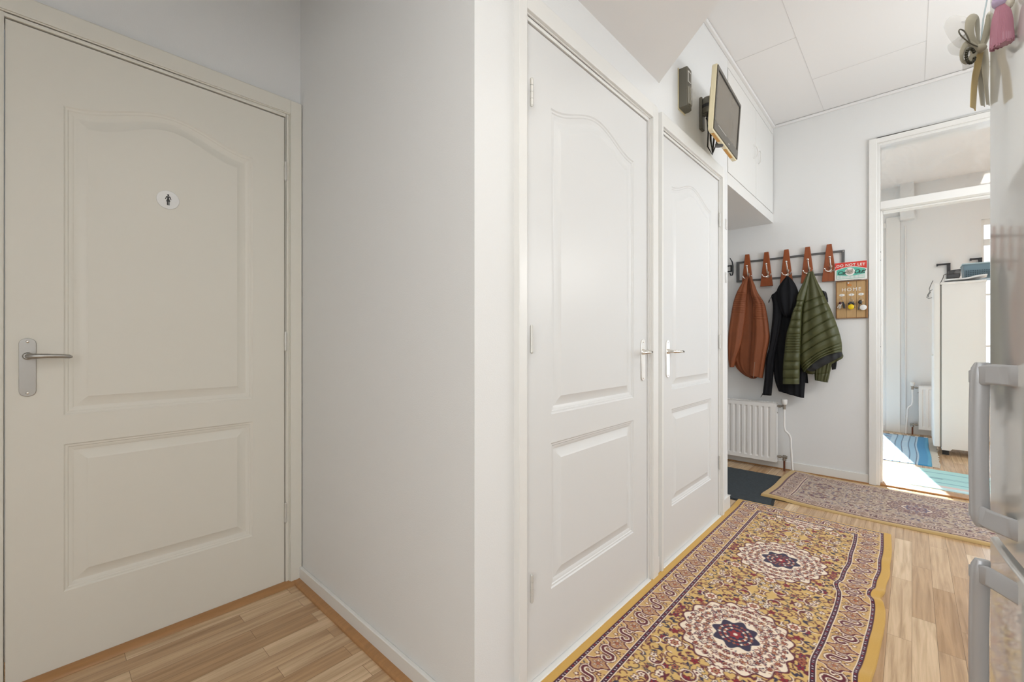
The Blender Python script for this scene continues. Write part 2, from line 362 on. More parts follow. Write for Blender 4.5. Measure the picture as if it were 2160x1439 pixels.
struct(MB().box(WX, WX+0.012, RY+0.0, A0-0.054, 0, 0.06).build('baseboard_corner', M_frame, bevel=0.003))
struct(MB().box(-2.0, -0.235, BY-0.012, BY, 0.0, 0.068).build('baseboard_back', M_frame, bevel=0.003))
struct(MB().box(-2.0, -0.235, BY-0.02, BY-0.0125, 0.0, 0.008).build('trim_6', M_oak), 'oak lath at the foot of the back wall')
# toilet sign
def toilet_sign():
    x = TX; p = at(354.5, 422, 0, x+0.0); y, z = p.y, p.z; r = 0.0335
    t = thing('toilet_sign', (x, y, z), 'round white sign with a black female figure on the toilet door', 'sign')
    MB().lathe((x-0.001, y, z), [(r, 0), (r, 0.0025), (r-0.0012, 0.0035), (0.0001, 0.0036)], axis=(1, 0, 0), n=48).build('disc', mat('sign_white', (0.82, 0.82, 0.81), 0.22), t)
    fm = MB(); X0, X1 = x+0.0022, x+0.0034; k = 0.0205/10
    def P(pts, ox=0): fm.prism([(y+a*k, z+b*k) for a, b in pts], 0, X0, X1)
    P([(1.5*math.cos(a*PI/8), 8.4+1.5*math.sin(a*PI/8)) for a in range(16)])
    P([(-1.9, 6.4), (1.9, 6.4), (1.3, 2.4), (3.0, -3.2), (-3.0, -3.2), (-1.3, 2.4)])
    P([(-1.9, 6.4), (-2.9, 5.8), (-4.6, 0.6), (-3.6, 0.2), (-1.7, 4.6)]); P([(1.9, 6.4), (1.7, 4.6), (3.6, 0.2), (4.6, 0.6), (2.9, 5.8)])
    P([(-1.8, -3.0), (-0.3, -3.0), (-0.3, -9.5), (-1.8, -9.5)]); P([(0.3, -3.0), (1.8, -3.0), (1.8, -9.5), (0.3, -9.5)])
    fm.build('female_figure', M_black, t)
toilet_sign()
# ------------------------------------------------------------------ overhead cupboard above the coat niche
def cupboard():
    t = thing('overhead_cupboard', (WX-0.3, 3.57, 2.056), 'white built-in overhead cupboard above the coat niche', 'cupboard')
    MB().box(-2.0, WX-0.02, WE, BY, 2.056, 2.08).build('bottom_board', M_frame, t)
    MB().box(WX-0.02, WX+0.001, WE, BY, 2.056, 2.1325).build('lower_rail', M_frame, t)
    MB().box(WX-0.02, WX+0.001, WE, BY, 2.80, CZ).build('upper_rail', M_frame, t)
    MB().box(WX-0.022, WX-0.018, WE, BY, 2.13, 2.80).build('inner_board', M_gap, t)
    for i, (a, b, s) in enumerate(((WE+0.008, 3.633, 1), (3.639, BY-0.01, -1))):
        dr = MB().box(WX-0.018, WX+0.002, a, b, 2.137, 2.795).build('cupboard_door', M_frame, t, bevel=0.0015)
        yc = (3.633 if i == 0 else 3.639); zc = 2.46 if i == 0 else 2.46
        yy = yc-s*0.05
        MB().tube([(WX+0.002, yy-s*0.018, zc+0.048), (WX+0.016, yy-s*0.006, zc+0.042), (WX+0.024, yy+s*0.006, zc+0.02), (WX+0.026, yy+s*0.01, zc), (WX+0.024, yy+s*0.006, zc-0.02), (WX+0.016, yy-s*0.006, zc-0.042), (WX+0.002, yy-s*0.018, zc-0.048)], 0.0042, n=10).build('bow_handle', M_white_plastic, dr)
cupboard()
# ------------------------------------------------------------------ doorway frame, transom
dm = MB()
dm.box(JX0-0.064, JX0-0.02, BY-0.022, BY+0.14, 0, 2.553).box(JX0-0.022, JX0, BY-0.006, BY+0.13, 0, 2.518)
dm.box(JX1, JX1+0.064, BY-0.022, BY+0.14, 0, 2.553)
dm.box(JX0-0.02, JX1, BY-0.022, BY+0.14, 2.515, 2.553).box(JX0-0.002, JX1, BY-0.006, BY+0.13, 2.497, 2.517)
dm.box(JX0, JX1, BY-0.006, BY+0.10, 2.030, 2.086)
dm.box(JX0, JX0+0.012, BY+0.05, BY+0.13, 0, 2.03).box(JX0+0.012, JX1, BY+0.06, BY+0.13, 2.018, 2.03)
struct(dm.build('trim_7', M_frame, bevel=0.003), 'white painted frame of the open doorway with a transom')
struct(MB().box(JX0-0.003, JX1, BY+0.045, BY+0.05, 2.084, 2.499).build('window_3', M_smudge), 'smeared glass pane of the transom above the doorway')
struct(MB().box(JX0-0.0, JX1, BY+0.0, BY+0.10, 0, 0.012).build('trim_8', M_oak, bevel=0.004), 'wooden threshold of the doorway')
bolt = MB()
for z in (1.72, 1.66, 1.02): bolt.ball((JX0+0.0, BY+0.02, z), 0.004, 6)
bo = bolt.build('trim_9', M_steel); struct(bo, 'small screws in the doorway jamb')
# ------------------------------------------------------------------ wall switches on the post
for z, y, l in ((1.796, 2.925, 'small white wall plate high on the post, the upper of two'), (1.46, 2.918, 'small white wall plate on the post, the lower of two')):
    t = thing('wall_plate', (WX, y, z), l, 'switch', 'small plates on the wall end')
    MB().box(WX, WX+0.004, y-0.018, y+0.012, z-0.032, z+0.032).build('cover', mat('plate_grey', (0.68, 0.66, 0.64), 0.4), t, bevel=0.001)
    MB().box(WX+0.004, WX+0.006, y-0.010, y+0.004, z-0.018, z+0.018).build('rocker', M_white_plastic, t, bevel=0.001)
# ------------------------------------------------------------------ grey wall box
def wall_box():
    y0, y1, z0, z1 = 2.161, 2.243, 2.226, 2.42; x1 = WX+0.046
    t = thing('alarm_box', (WX, (y0+y1)/2, z0), 'grey plastic alarm box on the wall left of the television', 'alarm')
    MB().box(WX, WX+0.004, y0-0.004, y1+0.004, z0-0.006, z1+0.006).build('back_plate', M_cream, t, bevel=0.001)
    pts = [(WX+0.003, y0), (x1-0.002, y0), (x1, y0+0.004), (x1, y1-0.028), (x1-0.006, y1-0.01), (x1-0.02, y1), (WX+0.003, y1)]
    MB().prism(pts, 2, z0, z1).build('housing', M_olive, t, bevel=0.003)
    MB().box(x1, x1+0.002, y0+0.008, y1-0.036, z1-0.075, z1-0.02).build('label_plate', M_white_plastic, t)
    MB().box(x1+0.0015, x1+0.0025, y0+0.013, y1-0.041, z1-0.07, z1-0.026).build('window', M_olive, t)
    MB().prism([(x1-0.001, y0+0.01), (x1+0.006, y0+0.02), (x1+0.005, y1-0.03), (x1-0.012, y1-0.004)], 2, z0+0.012, z1-0.095).build('clear_cover', mat('smoked_clear', (0.35, 0.34, 0.3), 0.12, metal=0.3), t, bevel=0.002)
wall_box()
# ------------------------------------------------------------------ television
def television():
    cx, cy, cz, a, ti = -0.708, 2.44, 2.24, -0.0525, 0.065
    d = Vector((math.sin(a), math.cos(a), 0)); nn = Vector((math.cos(a), -math.sin(a), 0))
    up = Vector((0, 0, 1))*math.cos(ti)+nn*math.sin(ti); n = nn*math.cos(ti)-Vector((0, 0, 1))*math.sin(ti)
    M = Matrix((d, up, n)).transposed().to_4x4(); M.translation = Vector((cx, cy, cz))   # local x along, y up, z outwards
    W, H = 0.48, 0.31
    t = thing('television', (cx, cy, cz-H/2), 'small dark flat television with a modelled cream halo, tilted down on its wall arm', 'television')
    T = Matrix.Translation(-Vector(t.location)) @ M
    def B(mb, name, m, bev=0.0, **k):
        o = mb.build(name, m, t, bevel=bev, M=M, **k); return o
    rr = []
    def rrect(w, h, r, n=5):
        p = []
        for sx, sy, a0 in ((1, 1, 0), (-1, 1, PI/2), (-1, -1, PI), (1, -1, 3*PI/2)):
            for k in range(n+1):
                b = a0+PI/2*k/n; p.append((sx*(w/2-r)+r*math.cos(b), sy*(h/2-r)+r*math.sin(b)))
        return p
    B(MB().prism(rrect(W+0.007, H+0.007, 0.014), 2, -0.024, -0.001), 'rear_shell', M_cream, 0.004)  # made oversize so its cream rim stands for a bright halo
    B(MB().prism(rrect(W*0.72, H*0.7, 0.03), 2, -0.05, -0.02), 'rear_bulge', M_cream, 0.01)
    bz = mat('tv_bezel', (0.09, 0.078, 0.058), 0.3)
    fm = MB(); w2, h2 = W/2-0.004, H/2-0.004; b = 0.016; bb = 0.042
    fm.box(-w2, w2, h2-b, h2, -0.003, 0.004).box(-w2, w2, -h2, -h2+bb, -0.003, 0.004).box(-w2, -w2+b, -h2+bb, h2-b, -0.003, 0.004).box(w2-b, w2, -h2+bb, h2-b, -0.003, 0.004)
    B(fm, 'bezel', bz, 0.0015)
    ed = MB()
    for q_ in ((-w2+b, w2-b, h2-b-0.005, h2-b), (w2-b-0.005, w2-b, -h2+bb, h2-b)): ed.box(q_[0], q_[1], q_[2], q_[3], 0.0, 0.003)
    B(ed, 'screen_edge', M_black)
    B(MB().box(-w2+b, w2-b, -h2+bb, h2-b, -0.003, 0.0005), 'screen', mat('tv_screen', (0.15, 0.125, 0.09), 0.25, spec=0.6))
    B(MB().box(-0.17, -0.02, -h2+bb-0.005, -h2+bb-0.003, 0.004, 0.0045).box(0.03, 0.05, -h2+0.016, -h2+0.02, 0.004, 0.0045), 'marking', M_white_plastic)
    lab = mat('orange_label', (0.62, 0.30, 0.04), 0.45)
    for x0, x1 in ((-0.20, -0.085), (0.03, 0.17)): B(MB().box(x0, x1, -H/2-0.005, -H/2-0.002, -0.020, -0.006), 'label', lab)
    B(MB().lathe((-0.035, -H/2+0.004, -0.024), [(0.02, 0), (0.02, -0.012), (0.012, -0.014)], axis=(0, 1, 0), n=24), 'stand_socket', M_steel)
    # arm
    b = thing('television_mount', (WX, 2.47, 2.3), 'olive grey metal television arm fixed to the wall', 'bracket')
    MB().box(WX, WX+0.016, 2.452, 2.50, 2.225, 2.40).build('wall_plate', M_olive, b, bevel=0.004)
    a_ = MB().lathe((WX+0.04, 2.475, 2.305), [(0.026, 0), (0.03, 0.006), (0.03, 0.075), (0.024, 0.086)], n=20).box(WX+0.012, WX+0.04, 2.46, 2.49, 2.30, 2.38)
    a_.build('pivot', M_olive, b, bevel=0.001)
    MB().lathe((WX+0.04, 2.475, 2.335), [(0.032, 0), (0.032, 0.016)], n=20).build('ring', M_black, b)
    MB().tube([(WX+0.05, 2.475, 2.30), (WX+0.075, 2.47, 2.27), (-0.775, 2.455, 2.25)], [0.016, 0.014, 0.012]).build('arm', M_black, b)
    c = MB()
    c.tube([(WX+0.03, 2.49, 2.30), (WX+0.03, 2.51, 2.22), (WX+0.02, 2.53, 2.15), (WX+0.035, 2.56, 2.11), (WX+0.06, 2.55, 2.16), (-0.775, 2.5, 2.2)], 0.004)
    c.tube([(WX+0.03, 2.48, 2.29), (WX+0.04, 2.51, 2.25), (WX+0.03, 2.55, 2.19), (WX+0.03, 2.58, 2.13), (WX+0.06, 2.52, 2.21)], 0.005)
    c.tube([(WX+0.04, 2.50, 2.24), (WX+0.06, 2.54, 2.22), (WX+0.04, 2.52, 2.2), (WX+0.07, 2.5, 2.23)], 0.0055)
    c.build('cable', M_black, b)
television()
# ------------------------------------------------------------------ coat rack
def coat_rack():
    y = BY
    t = thing('coat_rack', (-0.76, y, 1.585), 'grey steel coat rack with five wedge-shaped teak boards on the back wall', 'coat rack')
    x0, x1, z0, z1 = -1.14, -0.378, 1.587, 1.757; b = 0.011
    fr = MB().box(x0+2*b, x1-1.6*b, y-0.016, y, z1-b, z1+b*0.4).box(x0+2*b, x1-1.6*b, y-0.016, y, z0-b*0.4, z0+b).box(x0, x0+2*b, y-0.0165, y, z0-b*0.4, z1+b*0.4).box(x1-1.6*b, x1, y-0.0165, y, z0-b*0.4, z1+b*0.4)
    fr.build('rail_frame', M_steel, t, bevel=0.001)
    for sx in (x1-0.009,): MB().ball((sx, y-0.016, z1-0.006), 0.004, 6).build('screw', M_chrome, t)
    cs = [-1.049, -0.902, -0.7575, -0.612, -0.472]
    for cx in cs:
        bd = MB().prism([(cx-0.047, 1.527), (cx+0.047, 1.527), (cx+0.015, 1.815), (cx-0.016, 1.815)], 1, y-0.034, y-0.016).build('wooden_board', M_teak, t, bevel=0.0015)
        h = MB(); Y = y-0.034; zb = 1.615; hx = cx+0.012
        h.tube([(hx, Y, zb+0.024), (hx, Y-0.006, zb+0.026)], 0.009, n=12)
        h.box(hx-0.006, hx+0.006, Y-0.007, Y, zb-0.02, zb+0.03)
        h.tube([(hx, Y-0.005, zb+0.005), (hx, Y-0.022, zb+0.022), (hx-0.002, Y-0.035, zb+0.055), (hx-0.003, Y-0.048, zb+0.088)], [0.0065, 0.006, 0.005, 0.0045], n=10)
        h.ball((hx-0.003, Y-0.049, zb+0.092), 0.0085, 8)
        h.tube([(hx, Y-0.006, zb-0.004), (hx-0.012, Y-0.016, zb-0.014), (hx-0.028, Y-0.026, zb-0.010), (hx-0.037, Y-0.03, zb+0.006)], [0.0055, 0.005, 0.004, 0.0035], n=10)
        h.tube([(hx, Y-0.006, zb-0.004), (hx+0.012, Y-0.016, zb-0.014), (hx+0.022, Y-0.026, zb-0.008), (hx+0.028, Y-0.03, zb+0.004)], [0.0055, 0.005, 0.004, 0.0035], n=10)
        h.ball((hx-0.037, Y-0.03, zb+0.008), 0.005, 6); h.ball((hx+0.028, Y-0.03, zb+0.006), 0.005, 6)
        h.build('double_hook', M_chrome, bd, smooth=True)
    # black rack at the niche's left
    k = thing('black_hook_rack', (-1.21, y, 1.62), 'black metal hook rack partly hidden behind the white wall end', 'coat rack')
    MB().box(-1.42, -1.18, y-0.012, y-0.004, 1.735-0.005, 1.735+0.005).box(-1.42, -1.18, y-0.012, y-0.004, 1.685-0.005, 1.685+0.005).box(-1.42, -1.41, y-0.012, y, 1.685, 1.735).box(-1.19, -1.18, y-0.012, y, 1.685, 1.735).build('rail', M_black, k)
    for hx in (-1.172, -1.33):
        MB().tube([(hx-0.012, y-0.05, 1.80), (hx-0.006, y-0.04, 1.785), (hx, y-0.02, 1.765), (hx+0.003, y-0.012, 1.73), (hx+0.003, y-0.012, 1.67), (hx, y-0.018, 1.65), (hx-0.007, y-0.04, 1.645), (hx-0.012, y-0.05, 1.665)], [0.003, 0.004, 0.0055, 0.006, 0.006, 0.006, 0.005, 0.004], n=10).build('hook', M_black, k)
coat_rack()
# ------------------------------------------------------------------ garments
def catmull(P, n):
    out = []; m = len(P)
    for i in range(m-1):
        p0, p1, p2, p3 = P[max(i-1, 0)], P[i], P[i+1], P[min(i+2, m-1)]
        for k in range(n):
            t = k/n
            out.append([0.5*((2*p1[j])+(-p0[j]+p2[j])*t+(2*p0[j]-5*p1[j]+4*p2[j]-p3[j])*t*t+(-p0[j]+3*p1[j]-3*p2[j]+p3[j])*t**3) for j in range(len(p1))])
    out.append(list(P[-1])); return out
def crop_map(ox, oy, s): return lambda p: (ox+p[0]/s, oy+p[1]/s)
def garment(name, L, R, conv, yc, th, mat_, parent, sub=7, n=44, folds=(5, 0.006, 0.0), stitch=None, hem=0.0, bow=0.0, seed=1, lift=0.0):
    """closed loft between a left and a right outline, flattened ring section with cloth folds"""
    rnd = random.Random(seed)
    rows = [list(a)+list(b) for a, b in zip(L, R)]
    if stitch: sub = 24
    rows = catmull(rows, sub); m = len(rows)
    v = []; f = []
    fn, fa, fp = folds
    for i, r in enumerate(rows):
        s = i/(m-1)
        a = at(*conv(r[:2]), 1, yc); b = at(*conv(r[2:]), 1, yc)
        c = (a+b)/2; h = (b-a)/2
        tk = np.interp(s, np.linspace(0, 1, len(th)), th)
        st = 0.0
        if stitch:
            for q, wd, dp in stitch(s): st += dp*math.exp(-(q/wd)**2)
        for k in range(n):
            an = 2*PI*k/n; ca, sa = math.cos(an), math.sin(an)
            ca2 = math.copysign(abs(ca)**0.8, ca); sa2 = math.copysign(abs(sa)**0.75, sa)
            rip = fa*math.sin(fn*PI*(ca+fp)+2.2*s+seed)*min(1, s*3)*(0.4+0.6*abs(sa))+0.4*fa*math.sin(fn*2.3*PI*ca-3*s+seed*2)*abs(sa)
            p = c+h*ca2
            off = tk*sa2
            v.append((p.x, p.y+off*(1-0) - (0)-(rip+bow*math.sin(PI*s))*(1 if sa < 0 else 0.2)+(st if sa < 0 else -st)*abs(sa2)**0.5, p.z+lift*s**4*math.sin(PI*min(1, max(0, (ca2+1)/2)))*(1 if sa < 0 else 0.2)))
    for i in range(m-1):
        for k in range(n): f.append((i*n+k, i*n+(k+1) % n, (i+1)*n+(k+1) % n, (i+1)*n+k))
    # cuffs / hem: turn the edge inwards
    base = len(v); last = (m-1)*n
    cen = Vector((0, 0, 0))
    for k in range(n): cen += Vector(v[last+k])
    cen /= n
    for k in range(n):
        p = Vector(v[last+k]); q = cen+(p-cen)*0.86; v.append((q.x, q.y, q.z+0.006))
    for k in range(n):
        p = Vector(v[base+k]); v.append((cen.x+(p.x-cen.x)*0.9, cen.y+(p.y-cen.y)*0.9, p.z+0.03))
    for k in range(n):
        f.append((last+k, last+(k+1) % n, base+(k+1) % n, base+k)); f.append((base+k, base+(k+1) % n, base+n+(k+1) % n, base+n+k))
    f.append(tuple(range(base+n, base+2*n))); f.append(tuple(reversed(range(n))))
    me = bpy.data.meshes.new(name); me.from_pydata(v, [], f)
    bm = bmesh.new(); bm.from_mesh(me); bmesh.ops.recalc_face_normals(bm, faces=bm.faces); bm.to_mesh(me); bm.free()
    o = link(name, me, mat_, parent); me.polygons.foreach_set('use_smooth', [True]*len(me.polygons))
    return o
def bands(lo, hi, step, wd, dp):
    qs = np.arange(lo, hi+1e-6, step)
    return lambda s: [(s-q, wd, dp) for q in qs]
M_brown = mat('brown_suede', (0.235, 0.066, 0.020), 0.65, bump=0.25, bscale=260, var=0.22, vscale=9)
M_blackcloth = mat('black_softshell', (0.007, 0.0075, 0.010), 0.8, spec=0.25, bump=0.15, bscale=400)
M_green = mat('olive_quilted_nylon', (0.066, 0.070, 0.022), 0.48, bump=0.15, bscale=300, var=0.15, vscale=7)
M_zip = mat('zip_metal', (0.35, 0.3, 0.25), 0.3, metal=1.0)
c2 = crop_map(1500, 480, 3.786); c8 = crop_map(1640, 560, 5.1375)
def coats():
    t = thing('brown_jacket', (-1.07, BY-0.1, 1.6), 'brown suede biker jacket hanging on the leftmost board of the rack', 'jacket')
    garment('body', [(283, 392), (262, 440), (235, 500), (215, 600), (200, 700), (190, 820), (180, 950), (178, 1050), (205, 1120), (262, 1175), (320, 1203)],
            [(312, 392), (330, 440), (345, 520), (375, 600), (395, 700), (410, 820), (415, 950), (405, 1060), (395, 1130), (380, 1185), (352, 1207)], c2, BY-0.075, [0.012, 0.03, 0.04, 0.04, 0.035, 0.03], M_brown, t, folds=(6, 0.009, 0.2), seed=2)
    garment('left_sleeve', [(276, 400), (240, 455), (205, 520), (178, 600), (160, 700), (140, 850), (135, 950), (140, 1050), (150, 1115)],
            [(298, 400), (290, 455), (288, 520), (280, 600), (275, 700), (262, 800), (240, 930), (205, 1030), (182, 1115)], c2, BY-0.118, [0.010, 0.028, 0.036, 0.034, 0.03], M_brown, t,
            stitch=bands(0.26, 0.50, 0.022, 0.005, 0.0065), folds=(2, 0.004, 0.3), seed=3)
    garment('right_sleeve', [(300, 398), (312, 450), (318, 520), (335, 600), (332, 700), (330, 800), (320, 930), (312, 1060), (308, 1180)],
            [(322, 398), (345, 450), (372, 520), (425, 605), (447, 700), (463, 820), (465, 900), (438, 1040), (412, 1202)], c2, BY-0.118, [0.010, 0.03, 0.038, 0.034, 0.03], M_brown, t,
            stitch=bands(0.32, 0.56, 0.022, 0.005, 0.0065), folds=(2, 0.005, 0.6), seed=4)
    a, b = at(*c2((348, 1075)), 1, BY-0.152), at(*c2((338, 1195)), 1, BY-0.150)
    MB().tube([a, (a+b)/2, b], 0.0018, n=6).ball(b, 0.004, 6).build('cuff_zip', M_zip, t)
    a, b = at(*c2((296, 440)), 1, BY-0.13), at(*c2((288, 395)), 1, BY-0.07)
    # black
    t = thing('black_jacket', (-0.76, BY-0.1, 1.57), 'black hooded softshell jacket hanging between the brown and green jackets', 'jacket')
    garment('body', [(590, 440), (550, 480), (492, 545), (498, 620), (492, 720), (485, 850), (488, 1000), (500, 1150), (515, 1240), (540, 1305)],
            [(622, 440), (668, 480), (715, 560), (735, 640), (748, 740), (760, 850), (765, 1000), (758, 1150), (748, 1270), (742, 1362)], c2, BY-0.07, [0.012, 0.04, 0.045, 0.04, 0.035], M_blackcloth, t, folds=(5, 0.009, 0.1), seed=5)
    garment('hood', [(602, 388), (562, 440), (528, 500), (530, 570), (548, 640), (575, 700), (600, 716)],
            [(616, 388), (650, 420), (680, 470), (697, 530), (690, 610), (662, 680), (636, 716)], c2, BY-0.125, [0.008, 0.03, 0.05, 0.05, 0.035, 0.012], M_blackcloth, t, folds=(3, 0.006, 0.4), seed=6)
    garment('sleeve', [(520, 520), (482, 545), (495, 620), (492, 720), (478, 850), (464, 960), (440, 1050), (428, 1200), (412, 1335)],
            [(560, 500), (572, 560), (572, 620), (568, 720), (548, 850), (522, 960), (507, 1050), (494, 1200), (482, 1342)], c2, BY-0.115, [0.02, 0.034, 0.034, 0.03, 0.026], M_blackcloth, t, folds=(2, 0.004, 0.2), seed=7)
    garment('rear_flap', [(690, 1000), (705, 1120), (735, 1240)], [(750, 1000), (765, 1120), (776, 1244)], c2, BY-0.045, [0.01, 0.012, 0.008], M_blackcloth, t, seed=8)
    p = [at(*c2(q), 1, BY-0.14) for q in ((492, 548), (474, 562), (466, 580))]
    MB().tube(p, 0.0018, n=6).tube([p[-1], at(*c2((460, 600)), 1, BY-0.14)], 0.004, n=8).build('drawstring', M_black, t)
    p = [at(*c2(q), 1, BY-0.14) for q in ((414, 1325), (406, 1340), (396, 1356))]
    MB().tube(p, [0.004, 0.003, 0.0015], n=6).build('cuff_tab', M_black, t)
    # green
    t = thing('green_jacket', (-0.62, BY-0.1, 1.6), 'olive green quilted jacket hanging on the fourth board of the rack', 'jacket')
    garment('body', [(335, 68), (318, 160), (300, 260), (277, 380), (260, 500), (250, 640), (242, 780), (238, 900), (240, 1000), (253, 1095), (284, 1160)],
            [(388, 65), (412, 130), (450, 210), (498, 300), (538, 390), (575, 470), (612, 560), (650, 660), (680, 760), (698, 850), (700, 935)], c8, BY-0.12, [0.012, 0.035, 0.05, 0.055, 0.055, 0.045], M_green, t,
            stitch=lambda s: [(s-q, 0.0045, 0.013) for q in (0.33, 0.42, 0.51, 0.60, 0.69, 0.78, 0.89, 0.925, 0.96)]+[(s-q, 0.03, -0.006) for q in (0.375, 0.465, 0.555, 0.645, 0.735, 0.83)], folds=(3, 0.007, 0.4), seed=9, lift=0.036)
    garment('left_sleeve', [(325, 80), (272, 200), (215, 330), (203, 420), (168, 500), (130, 640), (95, 760), (80, 900), (65, 1040), (60, 1150), (58, 1285)],
            [(355, 80), (335, 200), (305, 330), (280, 420), (268, 500), (262, 640), (257, 760), (250, 900), (246, 1040), (240, 1150), (237, 1285)], c8, BY-0.155, [0.010, 0.032, 0.042, 0.04, 0.034, 0.034], M_green, t,
            stitch=lambda s: [(s-q, 0.004, 0.011) for q in (0.26, 0.33, 0.40, 0.47, 0.53, 0.59, 0.61, 0.63, 0.65, 0.67, 0.69, 0.71, 0.73, 0.80, 0.88, 0.95)]+[(s-q, 0.02, -0.005) for q in (0.295, 0.365, 0.435, 0.50, 0.56, 0.765, 0.84, 0.915)], folds=(1, 0.004, 0.0), seed=10)
    garment('right_sleeve', [(420, 950), (402, 1120), (405, 1242)], [(605, 930), (588, 1075), (546, 1268)], c8, BY-0.085, [0.03, 0.03, 0.028], M_green, t, stitch=lambda s: [(s-0.72, 0.02, 0.006), (s-0.4, 0.02, 0.006)], seed=11)
    lin = mat('dark_lining', (0.018, 0.02, 0.022), 0.6)
    garment('lining', [(300, 1060), (302, 1110), (325, 1140), (385, 1150)], [(680, 880), (694, 930), (702, 960), (700, 985)], c8, BY-0.118, [0.02, 0.024, 0.022, 0.016], lin, t, folds=(4, 0.004, 0.1), seed=12)
    garment('rear_hem', [(290, 1080), (296, 1140), (322, 1172), (385, 1182)], [(694, 900), (704, 950), (714, 982), (704, 1008)], c8, BY-0.088, [0.02, 0.022, 0.02, 0.016], M_green, t, folds=(4, 0.004, 0.1), seed=15)
    garment('inner_pocket', [(585, 1000), (582, 1060), (590, 1132)], [(640, 1000), (643, 1060), (632, 1125)], c8, BY-0.06, [0.012, 0.012, 0.01], lin, t, seed=13)
    garment('collar', [(480, 270), (498, 330), (520, 395)], [(526, 286), (540, 330), (550, 400)], c8, BY-0.105, [0.02, 0.02, 0.01], lin, t, seed=14)
coats()
# ------------------------------------------------------------------ tin sign and key board
def TM(x, y, z):   # text plane facing -y
    M = Matrix.Rotation(PI/2, 4, 'X'); M.translation = Vector((x, y, z)); return M
def tin_sign():
    x0, x1, z0, z1 = -0.436, -0.243, 1.524, 1.660; y = BY-0.040; xc = (x0+x1)/2
    t = thing('tin_sign', (xc, BY, z0), 'red and mint tin sign reading DO NOT LET Cat Out!', 'sign')
    wht = mat('sign_cream', (0.80, 0.78, 0.74), 0.3); red = mat('sign_red', (0.66, 0.045, 0.03), 0.3); mint = mat('sign_mint', (0.10, 0.47, 0.36), 0.3)
    MB().box(x0, x1, y-0.004, y, z0, z1).build('panel', wht, t, bevel=0.0015)
    MB().box(xc+0.03, xc+0.06, y-0.001, BY, z0+0.03, z1-0.03).build('hanging_block', M_oak, t)
    # red arc banner
    W = x1-x0; n = 20; pts = [(x0+0.001, z1-0.001), (x0+0.001, z0+W*0.40)]
    for k in range(n+1):
        s = k/n; pts.append((x0+0.001+(W-0.002)*s, z0+0.079+0.022*math.sin(PI*s)))
    pts.append((x1-0.001, z1-0.001))
    MB().prism(pts, 1, y-0.0052, y-0.003).build('red_band', red, t)
    pts = [(x0+0.012, z0+0.010), (x1-0.012, z0+0.010)]
    for k in range(n+1):
        s = 1-k/n; pts.append((x0+0.012+(W-0.024)*s, z0+0.074+0.022*math.sin(PI*(0.06+0.88*s))))
    MB().prism(pts, 1, y-0.0052, y-0.003).build('mint_field', mint, t)
    me = text_mesh('DO NOT LET', 0.0265, TM(xc, y-0.0056, z0+0.113), bold=0.0006, spacing=1.12)
    for v in me.vertices: v.co.z += 0.010*(math.cos((v.co.x-xc)/W*2.4)-1)
    link('lettering', me, wht, t)
    link('script_lettering', text_mesh('Cat', 0.040, TM(xc-0.055, y-0.0058, z0+0.056), shear=0.35, bold=0.0004, spacing=0.85), M_black, t)
    link('script_lettering', text_mesh('Out!', 0.040, TM(xc+0.052, y-0.0058, z0+0.058), shear=0.35, bold=0.0004, spacing=0.85), M_black, t)
    MB().lathe((xc-0.004, y-0.004, z0+0.062), [(0.030, 0), (0.030, 0.0022)], axis=(0, -1, 0), n=28).build('medallion', wht, t)
    fur = mat('cat_grey', (0.42, 0.36, 0.31), 0.5)
    cat = MB().ball((xc-0.004, y-0.006, z0+0.060), 0.022, 8, (1.0, 0.12, 0.82))
    for s in (-1, 1): cat.prism([(xc-0.004+s*0.006, z0+0.074), (xc-0.004+s*0.020, z0+0.068), (xc-0.004+s*0.017, z0+0.086)], 1, y-0.0085, y-0.006)
    cat.build('cat_face', fur, t)
    e = MB()
    for s in (-1, 1): e.ball((xc-0.004+s*0.008, y-0.0085, z0+0.063), 0.0028, 5, (1.2, 0.4, 0.7))
    e.ball((xc-0.004, y-0.0088, z0+0.055), 0.002, 5); e.build('cat_eyes', M_black, t)
    f = MB()
    for k in range(22):
        xx = x0+0.016+k*(W-0.036)/21; hh = 0.017+0.010*abs(2*k/21-1)**1.5
        f.prism([(xx, z0+0.012), (xx+0.0055, z0+0.012), (xx+0.0055, z0+0.012+hh), (xx+0.00275, z0+0.015+hh), (xx, z0+0.012+hh)], 1, y-0.0064, y-0.005)
    f.box(x0+0.014, x1-0.016, y-0.006, y-0.005, z0+0.017, z0+0.020)
    f.build('picket_fence', mat('fence_white', (0.75, 0.76, 0.74), 0.4), t)
tin_sign()
